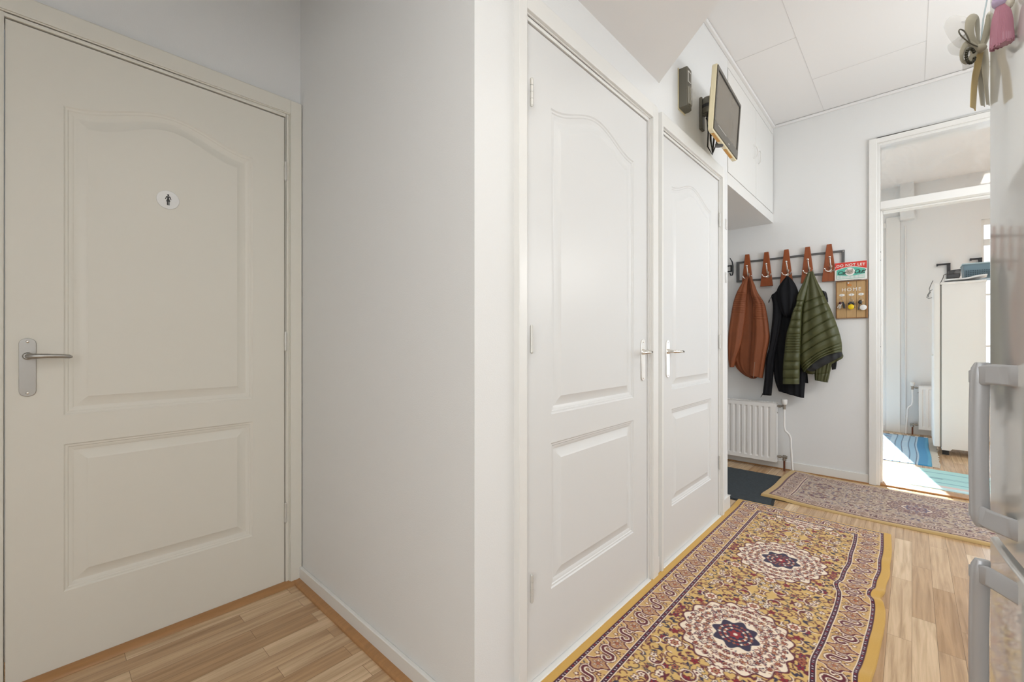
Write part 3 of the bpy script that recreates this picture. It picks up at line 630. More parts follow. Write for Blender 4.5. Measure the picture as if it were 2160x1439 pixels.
def key_board():
    x0, x1, z0, z1 = -0.431, -0.240, 1.236, 1.520; xc = (x0+x1)/2; y = BY
    pine = mat('pine_board', (0.50, 0.315, 0.14), 0.5, var=0.18, vscale=10, stretch=(8, 8, 1)); dk = mat('stained_pine', (0.33, 0.16, 0.06), 0.45)
    t = thing('key_board', (xc, y, z0), 'pine key board with HOME lettering and three numbered hooks under the tin sign', 'key board')
    MB().box(x0, x0+0.005, y-0.022, y, z0, z1).box(x1-0.008, x1, y-0.022, y, z0, z1).box(x0+0.005, x1-0.008, y-0.022, y, z1-0.005, z1).box(x0+0.005, x1-0.008, y-0.022, y, z0, z0+0.005).build('edge_frame', dk, t, bevel=0.001)
    a, b = x0+0.005, x1-0.008
    for k in range(3):
        MB().box(a+(b-a)*k/3+0.0006, a+(b-a)*(k+1)/3-0.0006, y-0.014, y-0.001, z0+0.005, z1-0.005).build('slat', pine, t, bevel=0.0008)
    MB().box(a, b, y-0.003, y, z0+0.005, z1-0.005).build('backing', dk, t)
    link('lettering', text_mesh('HOME', 0.036, TM(xc-0.002, y-0.0155, z0+0.217), ext=0.0015, spacing=1.3), M_white_plastic, t)
    orn = mat('ornament_orange', (0.55, 0.22, 0.05), 0.4)
    MB().prism([(xc-0.025, z0+0.245), (xc-0.002, z0+0.243), (xc+0.002, z0+0.252), (xc-0.006, z0+0.258), (xc-0.016, z0+0.268), (xc-0.027, z0+0.264)], 1, y-0.018, y-0.013).build('ornament', orn, t, bevel=0.001)
    MB().ball((xc-0.02, y-0.018, z0+0.268), 0.006, 6).build('ornament_tip', M_white_plastic, t)
    hooks = []
    for k in range(3):
        hx = a+(b-a)*(k+0.5)/3+(0.002, 0, -0.002)[k]; hz = z0+0.178
        pl = MB().ball((hx, y-0.0145, hz), 0.0175, 10, (1, 0.10, 0.55)).build('number_plate', M_white_plastic, t)
        link('number', text_mesh(str(k+1), 0.016, TM(hx, y-0.0168, hz), ext=0.0003), M_steel, pl)
        MB().tube([(hx, y-0.012, hz-0.016), (hx, y-0.024, hz-0.018), (hx, y-0.030, hz-0.026), (hx, y-0.028, hz-0.034), (hx, y-0.022, hz-0.033)], 0.0018, n=8).build('hook', M_chrome, t)
        hooks.append((hx, y-0.027, hz-0.033))
    def ring(o, r, tilt=0.3):
        return [(o[0]+r*math.sin(a), o[1]+tilt*r*math.cos(a)*0.5, o[2]-r+r*math.cos(a)) for a in np.linspace(0, 2*PI, 21)]
    def key(mb, o, ang, l=0.045):
        dx, dz = math.sin(ang), -math.cos(ang); nx, nz = -dz, dx
        P = lambda u, v_: (o[0]+dx*u+nx*v_, o[2]+dz*u+nz*v_)
        mb.prism([P(0.0, -0.004), P(0.004, -0.009), P(0.014, -0.009), P(0.018, -0.003), P(l, -0.003), P(l+0.003, 0), P(l, 0.003), P(0.018, 0.003), P(0.014, 0.009), P(0.004, 0.009), P(0, 0.004)], 1, o[1]-0.001, o[1]+0.001)
    labs = ['key bunch with a dark fob on the hook numbered 1', 'key bunch with a yellow round tag on the hook numbered 2', 'key bunch with a white round tag on the hook numbered 3']
    for k in range(3):
        o = hooks[k]; q = thing('key_bunch', o, labs[k], 'keys', 'key bunches on the key board')
        MB().tube(ring(o, 0.012), 0.0011, n=6, cap=False).build('key_ring', M_chrome, q)
        lo = (o[0], o[1], o[2]-0.022)
        m = MB()
        if k == 0:
            for a_, l_ in ((-0.5, 0.045), (-0.25, 0.05), (-0.05, 0.045)): key(m, (lo[0]-0.004, lo[1]+a_*0.006, lo[2]), a_, l_)
            m.build('keys', M_chrome, q)
            MB().prism([(lo[0]+0.002, lo[2]+0.004), (lo[0]+0.012, lo[2]+0.002), (lo[0]+0.021, lo[2]-0.02), (lo[0]+0.022, lo[2]-0.048), (lo[0]+0.010, lo[2]-0.048), (lo[0]+0.006, lo[2]-0.025)], 1, lo[1]-0.012, lo[1]-0.003).build('fob', M_black, q, bevel=0.003)
            MB().ball((lo[0]-0.009, lo[1]-0.006, lo[2]-0.006), 0.010, 8, (1, 0.6, 1)).build('small_fob', mat('dark_red', (0.06, 0.01, 0.015), 0.4), q)
        elif k == 1:
            for a_, l_ in ((-0.7, 0.03), (0.45, 0.05), (0.1, 0.055), (0.9, 0.03)): key(m, (lo[0], lo[1]+a_*0.005, lo[2]), a_, l_)
            m.build('keys', M_steel, q)
            MB().lathe((lo[0], lo[1]-0.004, lo[2]-0.038), [(0.016, 0), (0.019, 0.002), (0.019, 0.006), (0.015, 0.008), (0.0001, 0.009)], axis=(0, -1, 0), n=24).build('round_tag', mat('yellow_tag', (0.80, 0.55, 0.0), 0.4), q)
            MB().ball((lo[0]-0.012, lo[1]-0.005, lo[2]-0.012), 0.007, 6).ball((lo[0]+0.012, lo[1]-0.005, lo[2]-0.016), 0.007, 6).ball((lo[0]+0.0, lo[1]-0.005, lo[2]-0.004), 0.005, 6).build('beads', M_black, q)
        else:
            key(m, (lo[0]-0.006, lo[1], lo[2]), -0.15, 0.06); m.build('keys', M_steel, q)
            MB().ball((lo[0]-0.004, lo[1]-0.006, lo[2]-0.006), 0.0165, 8, (0.72, 0.4, 1.0)).build('fob', M_black, q)
            MB().tube([(lo[0]+0.002, lo[1]-0.006, lo[2]-0.018), (lo[0]+0.01, lo[1]-0.006, lo[2]-0.03)], 0.002, n=6).build('link', M_black, q)
            MB().lathe((lo[0]+0.014, lo[1]-0.004, lo[2]-0.046), [(0.018, 0), (0.0205, 0.002), (0.0205, 0.005), (0.016, 0.007), (0.0001, 0.0075)], axis=(0, -1, 0), n=24).build('round_tag', M_white_plastic, q)
key_board()
# ------------------------------------------------------------------ radiators
def radiator(name, label, x0, x1, y, z0, z1, pitch, valve_side=1, pipes=True):
    t = thing(name, ((x0+x1)/2, y, z0), label, 'radiator')
    yf = y-0.105
    # ribbed front plate: vertical press grooves between plain top and bottom rims
    v = []; f = []
    xs = [(x0, 0)]; k = x0+0.03
    while k < x1-0.03:
        xs += [(k, 0), (k+pitch*0.12, 0.0075), (k+pitch*0.42, 0.0075), (k+pitch*0.54, 0)]; k += pitch
    xs.append((x1, 0)); zs = [(z0, 0), (z0+0.028, 0), (z0+0.040, 1), (z1-0.045, 1), (z1-0.033, 0), (z1, 0)]
    for z, w_ in zs:
        for x, d in xs: v.append((x, yf+d*w_, z))
    n = len(xs)
    for i in range(len(zs)-1):
        for j in range(n-1): f.append((i*n+j, i*n+j+1, (i+1)*n+j+1, (i+1)*n+j))
    me = bpy.data.meshes.new('front_plate'); me.from_pydata(v, [], f); fp = link('front_plate', me, M_rad, t)
    s = fp.modifiers.new('thick', 'SOLIDIFY'); s.thickness = 0.002; s.offset = -1
    MB().box(x0, x1, yf+0.060, yf+0.070, z0, z1).build('rear_plate', M_rad, t, bevel=0.003)
    for xa in (x0, x1-0.003): MB().box(xa, xa+0.003, yf, yf+0.07, z0, z1-0.01).build('side_cover', M_rad, t, bevel=0.001)
    g = MB().box(x0, x1, yf, yf+0.006, z1-0.002, z1+0.004).box(x0, x1, yf+0.064, yf+0.07, z1-0.002, z1+0.004)
    kk = x0+0.01
    while kk < x1-0.01: g.box(kk, kk+0.004, yf+0.006, yf+0.064, z1-0.004, z1+0.002); kk += 0.016
    g.build('top_grille', M_rad, t)
    for xa in (x0+0.05, x1-0.08): MB().box(xa, xa+0.03, yf+0.07, y-0.001, z0+0.05, z1-0.05).build('wall_bracket', M_rad, t)
    s_ = valve_side; xe = x1 if s_ > 0 else x0; yv = yf+0.035
    br = mat('valve_nickel_'+name, (0.36, 0.33, 0.29), 0.35, metal=0.9)
    zt = z1-0.025; zb = z0+0.045
    m = MB().tube([(xe, yv, zt), (xe+s_*0.05, yv, zt)], 0.008).lathe((xe+s_*0.01, yv, zt), [(0.013, 0), (0.013, 0.016)], axis=(s_, 0, 0), n=6).lathe((xe+s_*0.05, yv, zt-0.022), [(0.011, 0), (0.011, 0.03), (0.014, 0.03), (0.014, 0.04)], n=8)
    vv = m.build('valve', br, t)
    MB().lathe((xe+s_*0.05, yv, zt+0.016), [(0.015, 0), (0.021, 0.01), (0.0225, 0.04), (0.02, 0.044), (0.001, 0.045)], n=20).build('valve_knob', M_white_plastic, vv)
    MB().tube([(xe, yv, zb), (xe+s_*0.05, yv, zb)], 0.008).lathe((xe+s_*0.01, yv, zb), [(0.013, 0), (0.013, 0.016)], axis=(s_, 0, 0), n=6).lathe((xe+s_*0.05, yv, zb+0.016), [(0.011, 0), (0.011, -0.03), (0.014, -0.03), (0.014, -0.044)], n=8).lathe((xe+s_*0.04, yv, zb), [(0.012, 0), (0.012, 0.03)], axis=(s_, 0, 0), n=12).build('lower_valve', br, t)
    xv = xe+s_*0.05
    MB().tube([(xv, yv, zb-0.02), (xv, yv, 0.0)], 0.0075).build('return_pipe', mat('copper_'+name, (0.20, 0.08, 0.05), 0.4, metal=0.6), t)
    xo = xv+s_*0.052
    H = zt-0.02
    MB().tube([(xv, yv, H), (xv, yv, H*0.72), (xv+s_*0.006, yv, H*0.655), (xv+s_*0.032, yv+0.008, H*0.60), (xv+s_*0.042, yv+0.012, H*0.54), (xo-s_*0.008, yv+0.015, H*0.4), (xo, yv+0.015, 0.06), (xo+s_*0.004, yv+0.015, 0.0)], 0.008).build('supply_pipe', M_rad, t)
    MB().ball((xe, yv, zt-0.055), 0.006, 6).build('bleed_screw', br, t)
radiator('radiator', 'white panel radiator under the hanging jackets in the niche', -1.55, -0.815, BY, 0.07, 0.553, 0.0425)
# ------------------------------------------------------------------ rugs with painted (vertex colour) pattern
GOLD = (0.43, 0.265, 0.085)
def srgb(*c): return np.array([((x/255+0.055)/1.055)**2.4 if x > 10 else x/255/12.92 for x in c])
class Canvas:
    def __init__(s, w, h, cell, col):
        s.nx, s.ny = int(round(w/cell)), int(round(h/cell)); s.c = cell; s.a = np.tile(np.array(col, float), (s.nx, s.ny, 1))
        s.X, s.Y = np.meshgrid((np.arange(s.nx)+0.5)*cell, (np.arange(s.ny)+0.5)*cell, indexing='ij')
    def blend(s, mask, col): s.a += mask[..., None]*(np.array(col)-s.a)
    def win(s, x, y, r):
        c = s.c; i0, i1 = max(0, int((x-r)/c)), min(s.nx, int((x+r)/c)+2); j0, j1 = max(0, int((y-r)/c)), min(s.ny, int((y+r)/c)+2)
        return slice(i0, i1), slice(j0, j1)
    def draw(s, x, y, r, fn, col):
        I, J = s.win(x, y, r)
        if I.start >= I.stop or J.start >= J.stop: return
        X = s.X[I, J]-x; Y = s.Y[I, J]-y
        d = fn(X, Y)                     # signed distance, negative inside
        m = np.clip(0.5-d/s.c, 0, 1); s.a[I, J] += m[..., None]*(np.array(col)-s.a[I, J])
    def disc(s, x, y, r, col, pet=0, amp=0.2, ph=0, sx=1, sy=1):
        s.draw(x, y, r*(1+amp)*max(sx, sy)+s.c*2, lambda X, Y: np.hypot(X/sx, Y/sy)-r*(1+(amp*np.cos(pet*np.arctan2(Y/sy, X/sx)+ph) if pet else 0)), col)
    def leaf(s, x, y, l, w, a, col):
        ca, sa = math.cos(a), math.sin(a)
        def fn(X, Y):
            u = X*ca+Y*sa; v = -X*sa+Y*ca
            return np.abs(v)-w*np.clip(1-(u/l)**2, -0.5, 1)
        s.draw(x, y, l+s.c*2, fn, col)
    def poly(s, pts, w, col):
        for (x0, y0), (x1, y1) in zip(pts[:-1], pts[1:]):
            mx, my = (x0+x1)/2, (y0+y1)/2; L = math.hypot(x1-x0, y1-y0)
            if L < 1e-6: continue
            ux, uy = (x1-x0)/L, (y1-y0)/L
            def fn(X, Y):
                u = np.clip(X*ux+Y*uy, -L/2, L/2)
                return np.hypot(X-u*ux, Y-u*uy)-w
            s.draw(mx, my, L/2+w+s.c*2, fn, col)
def arc(x, y, r, a0, a1, n=12, grow=0.0): return [(x+(r+grow*k/n)*math.cos(a0+(a1-a0)*k/n), y+(r+grow*k/n)*math.sin(a0+(a1-a0)*k/n)) for k in range(n+1)]
def motif(cv, rnd, x, y, P, scale=1.0):
    k = rnd.random(); a = rnd.random()*2*PI; dk = P['dark'] if rnd.random() < 0.6 else P['navy']; cr = P['cream']
    if k < 0.30:      # pair of leaves
        for da in (-0.5, 0.5):
            lx, ly = x+0.009*math.cos(a+da)*scale, y+0.009*math.sin(a+da)*scale
            cv.leaf(lx, ly, 0.012*scale, 0.0045*scale, a+da, dk)
            if rnd.random() < 0.5: cv.leaf(lx, ly, 0.007*scale, 0.0018*scale, a+da, P['tan'])
    elif k < 0.55:    # flower
        r = (0.007+0.004*rnd.random())*scale
        cv.disc(x, y, r*1.35, dk, 5, 0.25, a); cv.disc(x, y, r, rnd.choice([cr, P['rust'], P['red'], cr]), 5, 0.25, a); cv.disc(x, y, r*0.4, dk)
    elif k < 0.82:    # curled stem
        r = (0.012+0.008*rnd.random())*scale
        cv.poly(arc(x, y, r*0.5, a, a+3.9, grow=r*0.7), 0.0020*scale, dk)
        if rnd.random() < 0.6: cv.poly(arc(x, y, r*0.5+0.0035, a+0.3, a+3.2, grow=r*0.7), 0.0014*scale, cr)
    else:             # stalk with leaflets
        l = 0.026*scale; pts = [(x+l*t*math.cos(a+0.6*t), y+l*t*math.sin(a+0.6*t)) for t in (0, 0.33, 0.66, 1)]
        cv.poly(pts, 0.0013, dk)
        for q in pts[1:]: cv.leaf(q[0], q[1], 0.006*scale, 0.0026*scale, a+1.4, dk)
def field_tile(hw, hl, cell, P, seed, med=0.165):
    """one quarter of a medallion tile: x 0..hw from the centre line, y 0..hl from the medallion centre"""
    rnd = random.Random(seed); cv = Canvas(hw, hl, cell, P['ground'])
    pts = []
    for _ in range(4000):
        x, y = rnd.random()*hw, rnd.random()*hl
        if all((x-a)**2+(y-b)**2 > 0.0182**2 for a, b in pts): pts.append((x, y))
    for x, y in pts:
        if math.hypot(x/1.0, y/1.1) > med*0.95: motif(cv, rnd, x, y, P)
    # medallion
    R = med
    cv.disc(0, 0, R*1.03, P['dark'], 16, 0.05, 0, 1.0, 1.12); cv.disc(0, 0, R*0.99, P['cream'], 16, 0.05, 0, 1.0, 1.12)
    for ring_r, cnt, cols in ((R*0.88, 11, ('dark', 'tan')), (R*0.72, 9, ('rust', 'dark')), (R*0.56, 8, ('navy', 'tan', 'red'))):
        for k in range(cnt):
            a = (k+0.5)/cnt*PI/2
            x, y = ring_r*math.cos(a), ring_r*1.12*math.sin(a); col = P[cols[k % len(cols)]]
            cv.disc(x, y, 0.0085, P['dark'], 5, 0.3, a*3); cv.disc(x, y, 0.0055, P['cream'] if k % 2 else P['rust'], 5, 0.3, a*3); cv.disc(x, y, 0.0025, col)
            cv.poly(arc(x, y, 0.010, a, a+2.6), 0.0015, P['dark'])
    for _ in range(150):
        a = rnd.random()*PI/2; r = R*(0.45+0.54*rnd.random()); cv.leaf(r*math.cos(a), r*1.12*math.sin(a), 0.006, 0.0023, rnd.random()*PI, P[rnd.choice(['dark', 'rust', 'navy', 'tan', 'red'])])
    cv.disc(0, 0, R*0.44, P['cream'], 8, 0.10, 0, 1.0, 1.05); cv.disc(0, 0, R*0.42, P['navy'], 8, 0.12, 0, 0.98, 1.05)
    for k in range(7):
        a = (k+0.3)/7*PI/2
        for rr in (0.3, 0.2): cv.disc(R*rr*math.cos(a), R*rr*math.sin(a), 0.0045, P[('rust', 'cream', 'red')[k % 3]], 4, 0.3)
    cv.disc(0, 0, R*0.12, P['red'], 6, 0.2); cv.disc(0, 0, R*0.04, P['cream'])
    # pendants
    for (x, y) in ((0, R*1.12+0.03), (hw*0.62, hl*0.52)):
        cv.disc(x, y, 0.026, P['dark'], 8, 0.10); cv.disc(x, y, 0.022, P['cream'], 8, 0.10); cv.disc(x, y, 0.014, P['red'], 6, 0.2); cv.disc(x, y, 0.009, P['tan'], 6, 0.2); cv.disc(x, y, 0.004, P['dark'])
    for s in (0.25, 0.7):
        x, y = hw*s, hl*0.86
        cv.poly(arc(x, y, 0.012, 0, 4.5, grow=0.018), 0.0024, P['dark']); cv.poly(arc(x, y, 0.016, 0.2, 4.0, grow=0.018), 0.0015, P['cream'])
    return cv.a
def border_tile(w, l, cell, P, seed):
    """x 0..w across the band, y 0..l along; repeats along"""
    rnd = random.Random(seed); cv = Canvas(w, l, cell, P['bground'])
    for _ in range(55):
        x, y = rnd.random()*w, rnd.random()*l; cv.leaf(x, y, 0.006+0.004*rnd.random(), 0.0026, rnd.random()*PI, P[rnd.choice(['dark', 'navy', 'ground', 'tan'])])
    c = w/2
    for yo in (-l, 0, l):
        y = l*0.26+yo      # lobed diamond flower
        def dia(r): return lambda X, Y: (np.abs(X)/1.05+np.abs(Y)/0.85)-r*(1+0.10*np.cos(6*np.arctan2(Y, X)))
        cv.draw(c, y, w*0.75, dia(w*0.52), P['cream']); cv.draw(c, y, w*0.75, dia(w*0.47), P['dark']); cv.draw(c, y, w*0.75, dia(w*0.37), P['tan'])
        for k in range(6):
            a = k*PI/3; cv.leaf(c+0.012*math.cos(a), y+0.012*math.sin(a), 0.009, 0.0035, a, P['dark']); cv.leaf(c+0.013*math.cos(a), y+0.013*math.sin(a), 0.005, 0.0015, a, P['cream'])
        cv.disc(c, y, 0.006, P['rust'])
        y = l*0.76+yo      # S scroll
        s1 = arc(c+w*0.12, y-w*0.17, w*0.17, -2.6, 1.57)+[(c, y)]+arc(c-w*0.12, y+w*0.17, w*0.17, -1.57, -1.57-4.2)
        cv.poly(s1, 0.0120, P['dark']); cv.poly(s1, 0.0088, P['cream']); cv.poly(s1, 0.0048, P['dark'])
        cv.disc(c+w*0.30, y+w*0.24, 0.008, P['dark'], 5, 0.3); cv.disc(c-w*0.30, y-w*0.24, 0.008, P['dark'], 5, 0.3)
        cv.disc(c+w*0.30, y+w*0.24, 0.004, P['cream']); cv.disc(c-w*0.30, y-w*0.24, 0.004, P['cream'])
    return cv.a
def rug_pattern(W, L, cell, P, first, period, seed, plain=0.032, endplain=0.016, line=0.015, band=0.092, inner=0.018, med=0.165):
    """W across (x), L along (y); medallion centres at first + k*period"""
    nx, ny = int(round(W/cell)), int(round(L/cell))
    X, Y = np.meshgrid((np.arange(nx)+0.5)*cell, (np.arange(ny)+0.5)*cell, indexing='ij')
    hw = W/2-plain-line-band-inner; ft = field_tile(hw+0.01, period/2+0.002, cell, P, seed, med)
    u = np.abs(X-W/2); v = np.abs((Y-first+period/2) % period-period/2)
    ui = np.clip((u/cell).astype(int), 0, ft.shape[0]-1); vi = np.clip((v/cell).astype(int), 0, ft.shape[1]-1)
    img = ft[ui, vi].copy()
    bl = 0.125; bt = border_tile(band, bl, cell*0.8, P, seed+1)
    dx = np.minimum(X, W-X)-plain; dy = np.minimum(Y, L-Y)-endplain
    def over(mask, col): img[mask] = col
    # distance to the edge of the patterned area, mitred
    side = dx <= dy; d = np.where(side, dx, dy); along = np.where(side, Y, X)
    m = (d > line) & (d < line+band); bi = np.clip(((d-line)/band*bt.shape[0]).astype(int), 0, bt.shape[0]-1); bj = ((along % bl)/bl*bt.shape[1]).astype(int) % bt.shape[1]
    img[m] = bt[bi, bj][m]
    def dots(lo, hi):
        mm = (d >= lo) & (d <= hi); img[mm] = P['line']
        c = (lo+hi)/2; q = ((along+0.0*d) % 0.011)/0.011; dm = mm & (np.hypot(d-c, (q-0.5)*0.011) < 0.0022)
        img[dm] = np.where((((along/0.011).astype(int)) % 3 == 0)[dm][:, None], P['red'][None]*1.5, P['dot'][None])
    dots(0, line); dots(line+band, line+band+inner)
    for q in (0.0, line, line+band, line+band+inner):
        over((np.abs(d-q) < 0.0017), P['cream'])
    over((d < 0), P['plain'])
    return img
def rug(name, label, x0, x1, y0, y1, cell, img, axis, ripple, m, warp=None, lift=lambda x, y: 0*x):
    """img indexed [across, along]; axis 1 -> along = y ; axis 0 -> along = x"""
    nx, ny = int(round((x1-x0)/cell)), int(round((y1-y0)/cell))
    gx, gy = np.meshgrid(np.linspace(x0, x1, nx+1), np.linspace(y0, y1, ny+1), indexing='ij')
    z = 0.0075+ripple(gx, gy); wx = gx.copy(); wy = gy.copy()
    if warp: wx, wy = warp(gx, gy)
    e = np.zeros_like(z, bool); e[0, :] = e[-1, :] = e[:, 0] = e[:, -1] = True; z[e] = 0.0008; z += lift(gx, gy)
    co = np.stack([wx, wy, z], -1).reshape(-1, 3)
    i, j = np.meshgrid(np.arange(nx), np.arange(ny), indexing='ij'); a = (i*(ny+1)+j).ravel()
    faces = np.stack([a, a+(ny+1), a+(ny+1)+1, a+1], -1)
    me = bpy.data.meshes.new(name); me.vertices.add(len(co)); me.vertices.foreach_set('co', co.ravel().astype(np.float32))
    nf = len(faces); me.loops.add(nf*4); me.loops.foreach_set('vertex_index', faces.ravel().astype(np.int32))
    me.polygons.add(nf); me.polygons.foreach_set('loop_start', np.arange(0, nf*4, 4, dtype=np.int32)); me.update(calc_edges=True); me.validate()
    im = img if axis == 1 else img.transpose(1, 0, 2)
    ii = np.clip((np.arange(nx+1)*im.shape[0]/(nx+1)).astype(int), 0, im.shape[0]-1); jj = np.clip((np.arange(ny+1)*im.shape[1]/(ny+1)).astype(int), 0, im.shape[1]-1)
    c = im[np.ix_(ii, jj)].reshape(-1, 3); col = np.concatenate([c, np.ones((len(c), 1))], 1)
    ca = me.color_attributes.new('pattern', 'FLOAT_COLOR', 'POINT'); ca.data.foreach_set('color', col.ravel().astype(np.float32))
    me.polygons.foreach_set('use_smooth', [True]*nf)
    o = link(name, me, m); tag(o, label, 'rug'); return o
def rug_mat(name, rough=0.9, bs=700):
    m = bpy.data.materials.new(name); m.use_nodes = True; nt = m.node_tree; b = nt.nodes['Principled BSDF']
    at_ = nt.nodes.new('ShaderNodeVertexColor'); at_.layer_name = 'pattern'
    n = nt.nodes.new('ShaderNodeTexNoise'); n.inputs['Scale'].default_value = bs; n.inputs['Detail'].default_value = 2
    tc = nt.nodes.new('ShaderNodeTexCoord'); nt.links.new(tc.outputs['Object'], n.inputs['Vector'])
    r = nt.nodes.new('ShaderNodeMapRange'); r.inputs['To Min'].default_value = 0.95; r.inputs['To Max'].default_value = 1.33; nt.links.new(n.outputs['Fac'], r.inputs['Value'])
    mx = nt.nodes.new('ShaderNodeVectorMath'); mx.operation = 'SCALE'; nt.links.new(at_.outputs['Color'], mx.inputs[0]); nt.links.new(r.outputs[0], mx.inputs['Scale'])
    nt.links.new(mx.outputs[0], b.inputs['Base Color']); b.inputs['Roughness'].default_value = rough; b.inputs['Sheen Weight'].default_value = 0.15
    bp = nt.nodes.new('ShaderNodeBump'); bp.inputs['Strength'].default_value = 0.4; bp.inputs['Distance'].default_value = 0.001; nt.links.new(n.outputs['Fac'], bp.inputs['Height']); nt.links.new(bp.outputs['Normal'], b.inputs['Normal'])
    return m
P1 = dict(ground=srgb(204, 168, 102), bground=srgb(198, 160, 104), cream=srgb(232, 215, 194), dark=srgb(92, 22, 38), navy=srgb(44, 34, 62), red=srgb(136, 22, 34), rust=srgb(160, 92, 62), tan=srgb(180, 138, 100), line=srgb(62, 14, 38), dot=srgb(205, 190, 200), plain=srgb(198, 156, 78))
P2 = dict(ground=srgb(176, 156, 134), bground=srgb(182, 154, 134), cream=srgb(212, 194, 174), dark=srgb(96, 58, 62), navy=srgb(78, 66, 96), red=srgb(108, 58, 62), rust=srgb(140, 105, 92), tan=srgb(160, 136, 116), line=srgb(72, 26, 44), dot=srgb(150, 120, 125), plain=srgb(186, 156, 104))
M_rug = rug_mat('runner_pile')
def g(a, s): return np.exp(-(a/s)**2)
RX0, RX1, RY0, RY1 = -0.848, -0.078, 0.70, 3.150
L1 = RY1-RY0
img1 = rug_pattern(RX1-RX0, L1, 0.0025, P1, 2.408-RY0, 0.72, 7, med=0.178)
def ripple1(x, y):
    s = np.clip((x+0.35)/0.25, 0, 1)
    return s*(0.010*g(y-2.37-0.25*(x+0.1), 0.035)+0.011*g(y-2.28-0.2*(x+0.1), 0.03)+0.010*g(y-1.74-0.3*(x+0.1), 0.04)+0.006*g(y-2.72-0.2*(x+0.1), 0.05)+0.005*g(y-1.98, 0.05))
def warp1(x, y):
    s = np.clip((x+0.55)/0.3, 0, 1)
    dx = s*(-0.016*g(y-2.33, 0.05)+0.009*g(y-2.60, 0.09)-0.010*g(y-1.72, 0.09)+0.008*np.sin(y*9+1)*0.6)
    sk = 0.016*(x-RX0)/(RX1-RX0)*(2.4-y)/1.3*0
    return x+dx+sk, y+0.006*np.sin(x*9)*(y > 2.9)
rug('runner_rug', 'golden oriental runner rug with two medallions lying before the moulded doors', RX0, RX1, RY0, RY1, 0.0025, img1, 1, ripple1, M_rug, warp1, lambda x, y: 0.0065*np.clip((y-3.02)/0.08, 0, 1)*np.clip((-0.55-x)/0.08, 0, 1))
# second rug: long side along x
X20, X21, Y20, Y21 = -0.755, 1.18, 3.315, 4.105
img2 = rug_pattern(Y21-Y20, X21-X20, 0.004, P2, 0.76, 0.98, 23, plain=0.028, endplain=0.04, line=0.012, band=0.085, inner=0.014, med=0.13)
rug('runner_rug', 'muted mauve and beige patterned rug lying in front of the open doorway', X20, X21, Y20, Y21, 0.004, img2, 0, lambda x, y: 0.004*np.sin(x*7)*g(y-3.34, 0.1)+0.003*g(x+0.7, 0.05)+0.0035, M_rug, lambda x, y: (x+0.03*(y-Y20)/(Y21-Y20)+0.004*np.sin(y*11), y-0.012*x+0.004*np.sin(x*5)), lambda x, y: 0.0065*np.clip((-0.55-x)/0.08, 0, 1))
# doormat
def doormat():
    m = mat('charcoal_mat', (0.040, 0.050, 0.058), 0.95, bump=0.8, bscale=220, var=0.35, vscale=60, bdist=0.003)
    edge = mat('rubber_edge', (0.02, 0.022, 0.024), 0.7)
    t = thing('doormat', (-1.15, 3.55, 0), 'charcoal grey doormat on the floor of the coat niche, under both rugs', 'doormat')
    pts = [(-1.65, 3.12), (-0.647, 3.14), (-0.750, 3.925), (-1.68, 3.925)]
    MB().prism(pts, 2, 0.0005, 0.003).build('rubber_base', edge, t)
    ins = [(-1.63, 3.14), (-0.667, 3.16), (-0.766, 3.908), (-1.66, 3.908)]
    MB().prism(ins, 2, 0.002, 0.0062).build('pile', m, t)
doormat()
